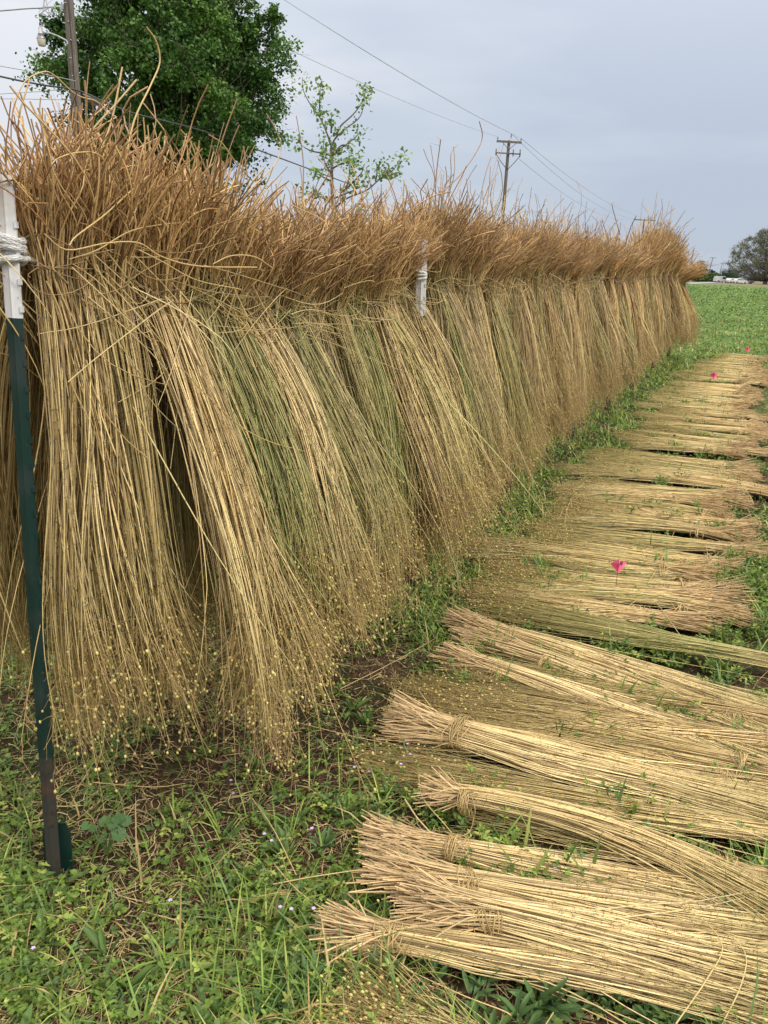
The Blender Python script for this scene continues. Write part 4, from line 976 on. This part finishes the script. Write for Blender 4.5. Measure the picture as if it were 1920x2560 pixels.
for x, dist, hd_, lab, vn in [(1802, 250, .3, "cream white box van, leftmost of the parked far vehicles", True), (1822, 246, 1.2, "white car parked end-on beside the cream van", False), (1836, 240, .1, "white car side-on, in the middle of the parked far vehicles", False),
                          (1850, 236, .2, "white long car right of the middle one, near the spreading tree", False), (1866, 250, -.1, "white van partly behind the low branches of the spreading tree", True)]:
    car(P(x, 699, dist), hd_, lab, g_, paint=M_carf, van=vn)

# ------------------------------------------------------------------ ground cover
def polar(n, r0, r1, a0=-40, a1=44):
    r = r0*(r1/r0)**rng.random(n); a = np.radians(rng.uniform(a0, a1, n)); x = r*np.sin(a); y = r*np.cos(a)
    return np.stack([x, y, np.zeros(n)], -1)
def svw(p):
    q = p-A0; return q@D_, q@V_
def patch(p):
    x, y = p[:, 0], p[:, 1]
    return .5+.28*np.sin(x*3.1+1.2*np.sin(y*2.3)+.6)+.28*np.cos(y*3.7+1.1*np.sin(x*2.9)+1.9) + .12*np.sin(x*9+y*7)
def filt(p, row_keep=.06, bare=.5, under=.55):
    s, v = svw(p); k = np.ones(len(p))
    vl = np.interp(s, [-.2, 0, .3, 1, 2, 2.6, 3.5, 5, 7, 9, 13, 15.6, 15.9], [9, .95, .78, .52, .48, .40, .42, .5, .52, .52, .66, .95, 9])
    k[(v > vl) & (v < 1.50) & (s < 15.9)] = row_keep
    k[(np.abs(v-.1) < .30) & (s > 0) & (s < 14.5)] *= under
    c = np.clip((patch(p)-.32)*1.9, bare*.5, 1)
    # trodden brown patch in the foreground
    b1 = np.exp(-(((p[:, 0]+.20)/.38)**2+((p[:, 1]-1.42)/.28)**2)); c *= 1-.7*b1
    b2 = np.exp(-(((p[:, 0]-.0)/.35)**2+((p[:, 1]-2.45)/.3)**2)); c *= 1-.7*b2
    return p[rng.random(len(p)) < k*c]
gA, gB, gC, gD = np.array([.065, .125, .02]), np.array([.18, .26, .045]), np.array([.36, .38, .10]), np.array([.12, .19, .06])
def gcols(n, br=1.):
    t = rng.random((n, 1)); c = lerp(gA, gB, t); c = np.where(rng.random((n, 1)) < .22, lerp(gB, gC, rng.random((n, 1))), c); c = np.where(rng.random((n, 1)) < .2, gD, c)
    return c*rng.uniform(.8, 1.3, (n, 1))*br*1.12
def lift(p): p = p.copy(); p[:, 2] = hgt(p[:, 0], p[:, 1]); return p
def sprigs(pl, nsp, npair, lmin, lmax, leaf, name, aspect=.55, cfac=1., elev=(.2, 1.1), c=None):
    n = len(pl); sp = np.repeat(np.arange(n), nsp); m = len(sp)
    az = rng.uniform(0, 6.283, m); el = rng.uniform(*elev, m); ln = rng.uniform(lmin, lmax, m)
    d = np.stack([np.cos(az)*np.cos(el), np.sin(az)*np.cos(el), np.sin(el)], -1)
    droop = rng.uniform(.2, .7, m)
    t = np.linspace(0, 1, 5)[None]
    path = pl[sp][:, None] + d[:, None]*(ln[:, None]*t)[..., None] - Z_*(droop*ln*.6)[:, None, None]*(t**2)[..., None]
    path[..., 2] = np.maximum(path[..., 2], .003)
    col = (gcols(m, cfac) if c is None else c[sp])
    mb = MB(); mb.tubes(path, np.broadcast_to(np.linspace(.0011, .0006, 5), (m, 5)), col*1.15, 3)
    u = np.linspace(.3, 1, npair)
    pos = []; dd = []; cc = []; li = []
    for q in u:
        i = min(int(q*4), 3); fr = q*4-i; p = path[:, i]*(1-fr)+path[:, i+1]*fr; tang = nrm(path[:, i+1]-path[:, i]); side = nrm(np.cross(tang, Z_))
        for sg in (-1, 1):
            pos.append(p); dd.append(nrm(side*sg+tang*.45+rng.normal(0, .2, (m, 3)))); cc.append(col); li.append(np.full(m, leaf*(1.1-.35*abs(q-.6))))
    pos.append(path[:, -1]); dd.append(nrm(path[:, -1]-path[:, -2])); cc.append(col); li.append(np.full(m, leaf))
    pos = np.concatenate(pos); dd = np.concatenate(dd); cc = np.concatenate(cc); li = np.concatenate(li)*rng.uniform(.7, 1.25, len(pos))
    v, f, c2 = leaves(pos, dd, nrm(rng.normal(0, .35, (len(pos), 3))+Z_), li, li*aspect, cc*rng.uniform(.8, 1.2, (len(pos), 1)))
    mb.add(v, [f], c2); return mb
def stuff(mb, name, m, lab): return tag(mb.build(name, m), lab, kind='stuff')
stuff(sprigs(lift(filt(polar(2700, 1.0, 4.2))), 6, 4, .04, .12, .013, 'vetch'), 'ground_cover', M_leaf, "low vetch and clover leaves covering the soil")
stuff(sprigs(lift(filt(polar(3600, 1.0, 7.5), .10)), 4, 2, .03, .09, .016, 'clover', aspect=.8), 'clover_leaves', M_leaf, "small round clover leaves among the weeds")
# grass
def grass(n, r0, r1, l0, l1, w, keep, name, lab, a0=-40, a1=44, cf=1.):
    p = filt(polar(n, r0, r1, a0, a1), keep); p = np.repeat(p, 4, 0) + rng.normal(0, .018, (len(p)*4, 3))*np.array([1, 1, 0]); p = lift(p); m = len(p)
    c = gcols(m, cf); dry = rng.random((m, 1)) < .2; c = np.where(dry, lerp(C_straw, C_gold, rng.random((m, 1)))*.8, c)
    v, f, cc = blades(p, rng.normal(0, 1, (m, 3)), rng.uniform(l0, l1, m)*rng.uniform(.6, 1.2, m), rng.uniform(.6, 1.3, m)*w, rng.uniform(.2, 2.0, m), c)
    mb = MB(); mb.add(v, [f], cc); stuff(mb, name, M_grass, lab)
grass(6000, 1.0, 4.5, .05, .19, .0036, .03, 'grass', "green grass blades growing round the posts and ground bundles", cf=1.15)
grass(9000, 4.0, 17, .05, .13, .008, .03, 'grass', "short grass along the row of hanging bundles", cf=1.25)
grass(26000, 12, 75, .06, .16, .02, .02, 'field_grass', "bright green grass of the open field", -10, 34, cf=1.1)
# the grassy strip between the hanging row and the laid bundles
n = 3000; s_ = 1.6*(15.5/1.6)**rng.random(n); p = lift(A0 + D_*s_[:, None] + V_*rng.uniform(-.9, .62, (n, 1))); p = np.repeat(p, 6, 0)+rng.normal(0, .03, (n*6, 3))*[1, 1, 0]; m = len(p); r_ = np.hypot(p[:, 0], p[:, 1])
v, f, cc = blades(p, rng.normal(0, 1, (m, 3)), rng.uniform(.04, .11, m), rng.uniform(.0028, .005, m)*(1+r_/6), rng.uniform(.2, 2., m), np.where(rng.random((m, 1)) < .18, C_straw*.7, gcols(m, 1.3))); mb = MB(); mb.add(v, [f], cc)
ln = rng.uniform(.008, .016, m)*(1+r_/7); p[:, 2] += rng.random(m)*.04
v, f, cc = leaves(p, rng.normal(0, 1, (m, 3))*[1, 1, .4], nrm(rng.normal(0, .5, (m, 3))+Z_), ln, ln*.65, gcols(m, 1.25)); mb.add(v, [f], cc)
stuff(mb, 'strip_grass', M_grass, "green grass strip between the hanging row and the laid bundles")
# mid distance leaf cover
def scatter_leaves(n, r0, r1, size, keep, zmax, cf, name, lab, a0=-40, a1=44, m=None):
    p = lift(filt(polar(n, r0, r1, a0, a1), keep, .35, .8)); q = len(p); r_ = np.hypot(p[:, 0], p[:, 1]); p[:, 2] += rng.random(q)**1.5*zmax*(1+r_/25)
    ln = size*(1+r_/9)*rng.uniform(.6, 1.3, q)
    v, f, c = leaves(p, nrm(rng.normal(0, 1, (q, 3))*np.array([1, 1, .5])), nrm(rng.normal(0, .7, (q, 3))+Z_), ln, ln*.6, gcols(q, cf)*(.8+.45*(np.sin(p[:, 0]*1.1+2*np.sin(p[:, 1]*.31))*np.cos(p[:, 1]*.9+p[:, 0]*.37)))[:, None].clip(.5, 1.3))
    mb = MB(); mb.add(v, [f], c); stuff(mb, name, m or M_leaf, lab)
scatter_leaves(42000, 1.0, 6, .010, .05, .045, 1.0, 'weeds', "tangled small weed leaves near the camera")
scatter_leaves(60000, 3.5, 18, .016, .05, .06, 1.15, 'weeds', "weeds beside the bundles farther along")
scatter_leaves(90000, 14, 110, .017, .04, .12, 1.05, 'field_weeds', "low leafy plants across the green field", -10, 34)
# litter
p = polar(36000, .95, 7); s, v_ = svw(p); p = p[(v_ < .6) | (v_ > 1.6) | (rng.random(len(p)) < .25)]; p = lift(p); n = len(p)
az = rng.uniform(0, 6.283, n); ln = rng.uniform(.015, .09, n); d = np.stack([np.cos(az), np.sin(az), rng.normal(0, .12, n)], -1)*ln[:, None]/2
p[:, 2] += rng.uniform(.001, .012, n); bw = rng.normal(0, .15, (n, 3))*ln[:, None]; bw[:, 2] = np.abs(bw[:, 2])*.4
lc_ = np.where(rng.random((n, 1)) < .45, lerp(C_straw, C_pale, rng.random((n, 1)))*.75, lerp(np.array([.22, .12, .06]), np.array([.10, .06, .035]), rng.random((n, 1))))
mb = MB(); mb.tubes(np.stack([p-d, p+bw, p+d], 1), np.repeat(rng.uniform(.0005, .0015, n)[:, None], 3, 1), lc_, 3)
p = lift(polar(15000, .95, 5)); n = len(p); p[:, 2] += rng.uniform(.001, .008, n); ln = rng.uniform(.005, .018, n)
v, f, c = leaves(p, nrm(rng.normal(0, 1, (n, 3))*[1, 1, .3]), nrm(rng.normal(0, .5, (n, 3))+Z_), ln, ln*.5, lerp(np.array([.16, .09, .045]), np.array([.30, .21, .12]), rng.random((n, 1))))
mb.add(v, [f], c)
stuff(mb, 'straw_litter', M_litter, "broken straw and brown leaf litter over the bare soil")
# broad leaved weeds
def broad(p, nl, lmin, lmax, asp, colr):
    i = np.repeat(np.arange(len(p)), nl); n = len(i); az = rng.uniform(0, 6.283, n); el = rng.uniform(.25, 1.2, n)
    d = np.stack([np.cos(az)*np.cos(el), np.sin(az)*np.cos(el), np.sin(el)], -1); ln = rng.uniform(lmin, lmax, n)
    return leaves(p[i]+d*.01, d, nrm(Z_*1.2 - d + rng.normal(0, .2, (n, 3))), ln, ln*asp, colr*rng.uniform(.75, 1.25, (n, 1)))
p = polar(190, 1.0, 3.2); s, v_ = svw(p); p = p[((v_ < .75) & (v_ > .15)) | (s < .12) | (rng.random(len(p)) < .12)]; p = lift(p)
mb = MB(); v, f, c = broad(p, 7, .03, .085, .26, np.array([.12, .20, .05])); mb.add(v, [f], c)
for x, y, sc in [(1180, 2180, .085), (1250, 2150, .07), (1120, 2200, .08), (1040, 2140, .07), (980, 2150, .06), (1310, 2170, .07), (640, 2170, .07), (660, 2120, .06), (810, 2040, .06), (760, 2060, .06), (700, 1830, .055), (820, 2110, .07), (900, 2100, .06), (1400, 2190, .07), (1480, 2200, .06), (590, 2200, .07), (740, 1760, .05), (690, 2010, .06)]:
    q = np.tile(G(x*K_, y*K_), (3, 1)) + rng.normal(0, .02, (3, 3))*[1, 1, 0]
    v, f, c = broad(q, 8, sc*.5, sc*1.0, .24, np.array([.12, .21, .07])); mb.add(v, [f], c)
stuff(mb, 'broadleaf_weeds', M_leaf, "narrow grey green broadleaf weeds along the bare strip")
# tall green blades poking up between the laid bundles
rg = np.random.default_rng(8)
p = np.array([G(x*K_, y*K_) for x, y in [(1050, 1900), (1180, 1915), (1270, 1925), (1400, 1540), (1385, 1545), (1430, 1550), (1320, 1420), (1300, 1425), (1060, 1420), (1020, 1430), (1340, 1250), (1400, 1240), (1440, 1235), (1500, 1160), (1460, 1130), (1570, 1100), (1640, 1260), (1620, 1230), (1645, 1330), (1560, 1400), (1350, 1780), (1100, 1840), (1300, 1760), (1540, 1500), (1200, 1480), (1225, 1450)]])
pe = []
for s_ in np.concatenate([rg.uniform(.3, 3.8, 60), rg.uniform(3.8, 15, 120)]):
    pe.append(W(s_, rg.uniform(.55, 1.62)))
for s_ in rg.uniform(2.2, 3.6, 26): pe.append(W(s_, rg.uniform(1.36, 1.66)))
p = np.concatenate([p, np.array(pe)])
q = np.repeat(p, 9, 0) + rg.normal(0, .03, (len(p)*9, 3))*[1, 1, 0]
mb = sprigs(q, 3, 3, .05, .11, .016, 'x', elev=(.6, 1.4)); n = len(p)*6; q = np.repeat(p, 6, 0)+rg.normal(0, .015, (n, 3))*[1, 1, 0]
v, f, c = blades(q, rg.normal(0, 1, (n, 3)), rg.uniform(.07, .15, n), rg.uniform(.004, .010, n), rg.uniform(.1, .9, n), gcols(n, 1.)); mb.add(v, [f], c)
stuff(mb, 'sprouting_weeds', M_leaf, "green weeds sprouting up between the laid bundles")
# small lilac flowers
def flowers(px_list, name, lab):
    mb = MB()
    for x, y in px_list:
        b = G(x*K_, y*K_)
        for _ in range(rg.integers(1, 4)):
            h = rg.uniform(.04, .09); tp = b + np.array([rg.normal(0, .015), rg.normal(0, .015), h])
            mb.tubes(np.array([[b, (b+tp)/2+rg.normal(0, .004, 3), tp]]), .0008, np.array([[.12, .2, .06]]), 3)
            a = np.arange(5)*2*np.pi/5+rg.uniform(0, 1); d = np.stack([np.cos(a), np.sin(a), np.full(5, .35)], -1)
            v, f, c = leaves(np.tile(tp, (5, 1)), d, np.tile(Z_, (5, 1)), np.full(5, .0055), np.full(5, .0045), np.tile([.55, .42, .70], (5, 1))); mb.add(v, [f], c)
    return stuff(mb, name, M_litter, lab)
flowers([(660, 1850), (572, 1860), (612, 2010), (700, 2015), (1205, 1900), (868, 1700), (880, 1650), (90, 2110), (490, 1740), (1450, 1020), (1225, 1250), (1240, 1240), (760, 1690), (820, 1690), (950, 1750), (350, 2020)], 'lilac_flowers', "tiny lilac wildflowers dotted among the weeds")

# mallow seedling beside the near post
b = G(232*K_, 1850*K_); tmw = thing('mallow_plant', b, "mallow plant with round lobed leaves right of the near post foot", 'plant')
mbs, mbl = MB(), MB()
for q in range(9):
    a = rg.uniform(0, 6.28); e = np.array([math.cos(a)*rg.uniform(.02, .06), math.sin(a)*rg.uniform(.02, .06), rg.uniform(.05, .12)])
    mbs.tubes(bez([np.zeros(3), e*.5+[0, 0, .02], e], 6)[None], .0013, np.array([[.16, .26, .08]]), 4)
    r = rg.uniform(.011, .019); n = 28; th = np.linspace(0.25, 2*np.pi-.25, n)+a; nn = nrm(np.array([rg.normal(0, .3), rg.normal(-.35, .3), 1])); u1 = nrm(np.cross(nn, [0, 1, .1])); u2 = np.cross(nn, u1)
    rr = r*(1+.10*np.cos(th*6)); rim = e + u1*(np.cos(th)*rr)[:, None] + u2*(np.sin(th)*rr)[:, None] + nn*(r*.22+.08*r*np.cos(th*6))[:, None]
    mbl.add(np.concatenate([[e], rim]), [[(0, i, i+1) for i in range(1, n)]], np.array([.09, .18, .06])*rg.uniform(.85, 1.15))
mbs.build('stalk', M_leaf, tmw); mbl.build('foliage', M_leaf, tmw)

# ------------------------------------------------------------------ loose stems fallen on the ground
loose = [([(735, 1488), (850, 1430), (965, 1365)], .03, "long straw stem lying slantwise over weeds just below the hanging bundles"),
 ([(640, 1560), (760, 1590), (870, 1612)], .03, "thin pale stem running towards the thick pale bundle"),
 ([(903, 1655), (912, 1720), (960, 1780), (1003, 1830)], .06, "bowed straw stem standing above the root-left row"),
 ([(545, 1725), (590, 1790), (640, 1890)], .05, "straight pale stem slanting over the near weeds"),
 ([(570, 1840), (650, 1930), (760, 2000), (900, 2110), (960, 2190)], .04, "long stem running from the weeds down over the nearest bundle"),
 ([(590, 1910), (700, 1890), (860, 1870), (960, 1878)], .05, "pale stem crossing the weeds towards the dark green tie"),
 ([(1460, 2212), (1530, 2110), (1560, 2040), (1500, 1975), (1390, 1930)], .08, "curled stem arching over the nearest bundles, higher of two"),
 ([(1560, 2212), (1600, 2130), (1610, 2060), (1560, 2010), (1480, 1990)], .08, "curled stem arching over the nearest bundles, lower of two"),
 ([(1060, 900), (1075, 960), (1140, 1020), (1240, 1050), (1290, 1035)], .02, "long arched stem lying in the grass below the middle bundles"),
 ([(1210, 1360), (1260, 1330), (1380, 1290), (1480, 1100)], .06, "stem lying crosswise over the ground bundles near the nearest flag"),
 ([(1400, 1280), (1440, 1330), (1485, 1395), (1500, 1400)], .07, "green thin stem bent over the gap behind the green bundle"),
 ([(1220, 1205), (1225, 1100), (1260, 1040)], .05, "short stem sticking up among the bundles left of the nearest flag"),
 ([(200, 1690), (330, 1700), (400, 1692)], .03, "pale straight straw on the weeds right of the near post"),
 ([(1090, 2212), (1100, 2190), (1000, 2150), (870, 2090)], .05, "straw stem hooked over the broadleaf weeds at the near edge")]
for pts, z, lab in loose:
    k = len(pts); w = np.array([G(x*K_, y*K_, z*(.3+.9*math.sin(math.pi*(i+.4)/(k-.2)))) for i, (x, y) in enumerate(pts)]); o = w[0].copy(); o[2] = 0
    mb = MB(); mb.tubes(bez(w, 18)[None], np.linspace(.0016, .001, 18)[None], np.array([[.60, .44, .19]]), 5)
    tag(mb.build('loose_stem', M_flax, loc=o), lab, 'straw stem', 'loose flax stems')
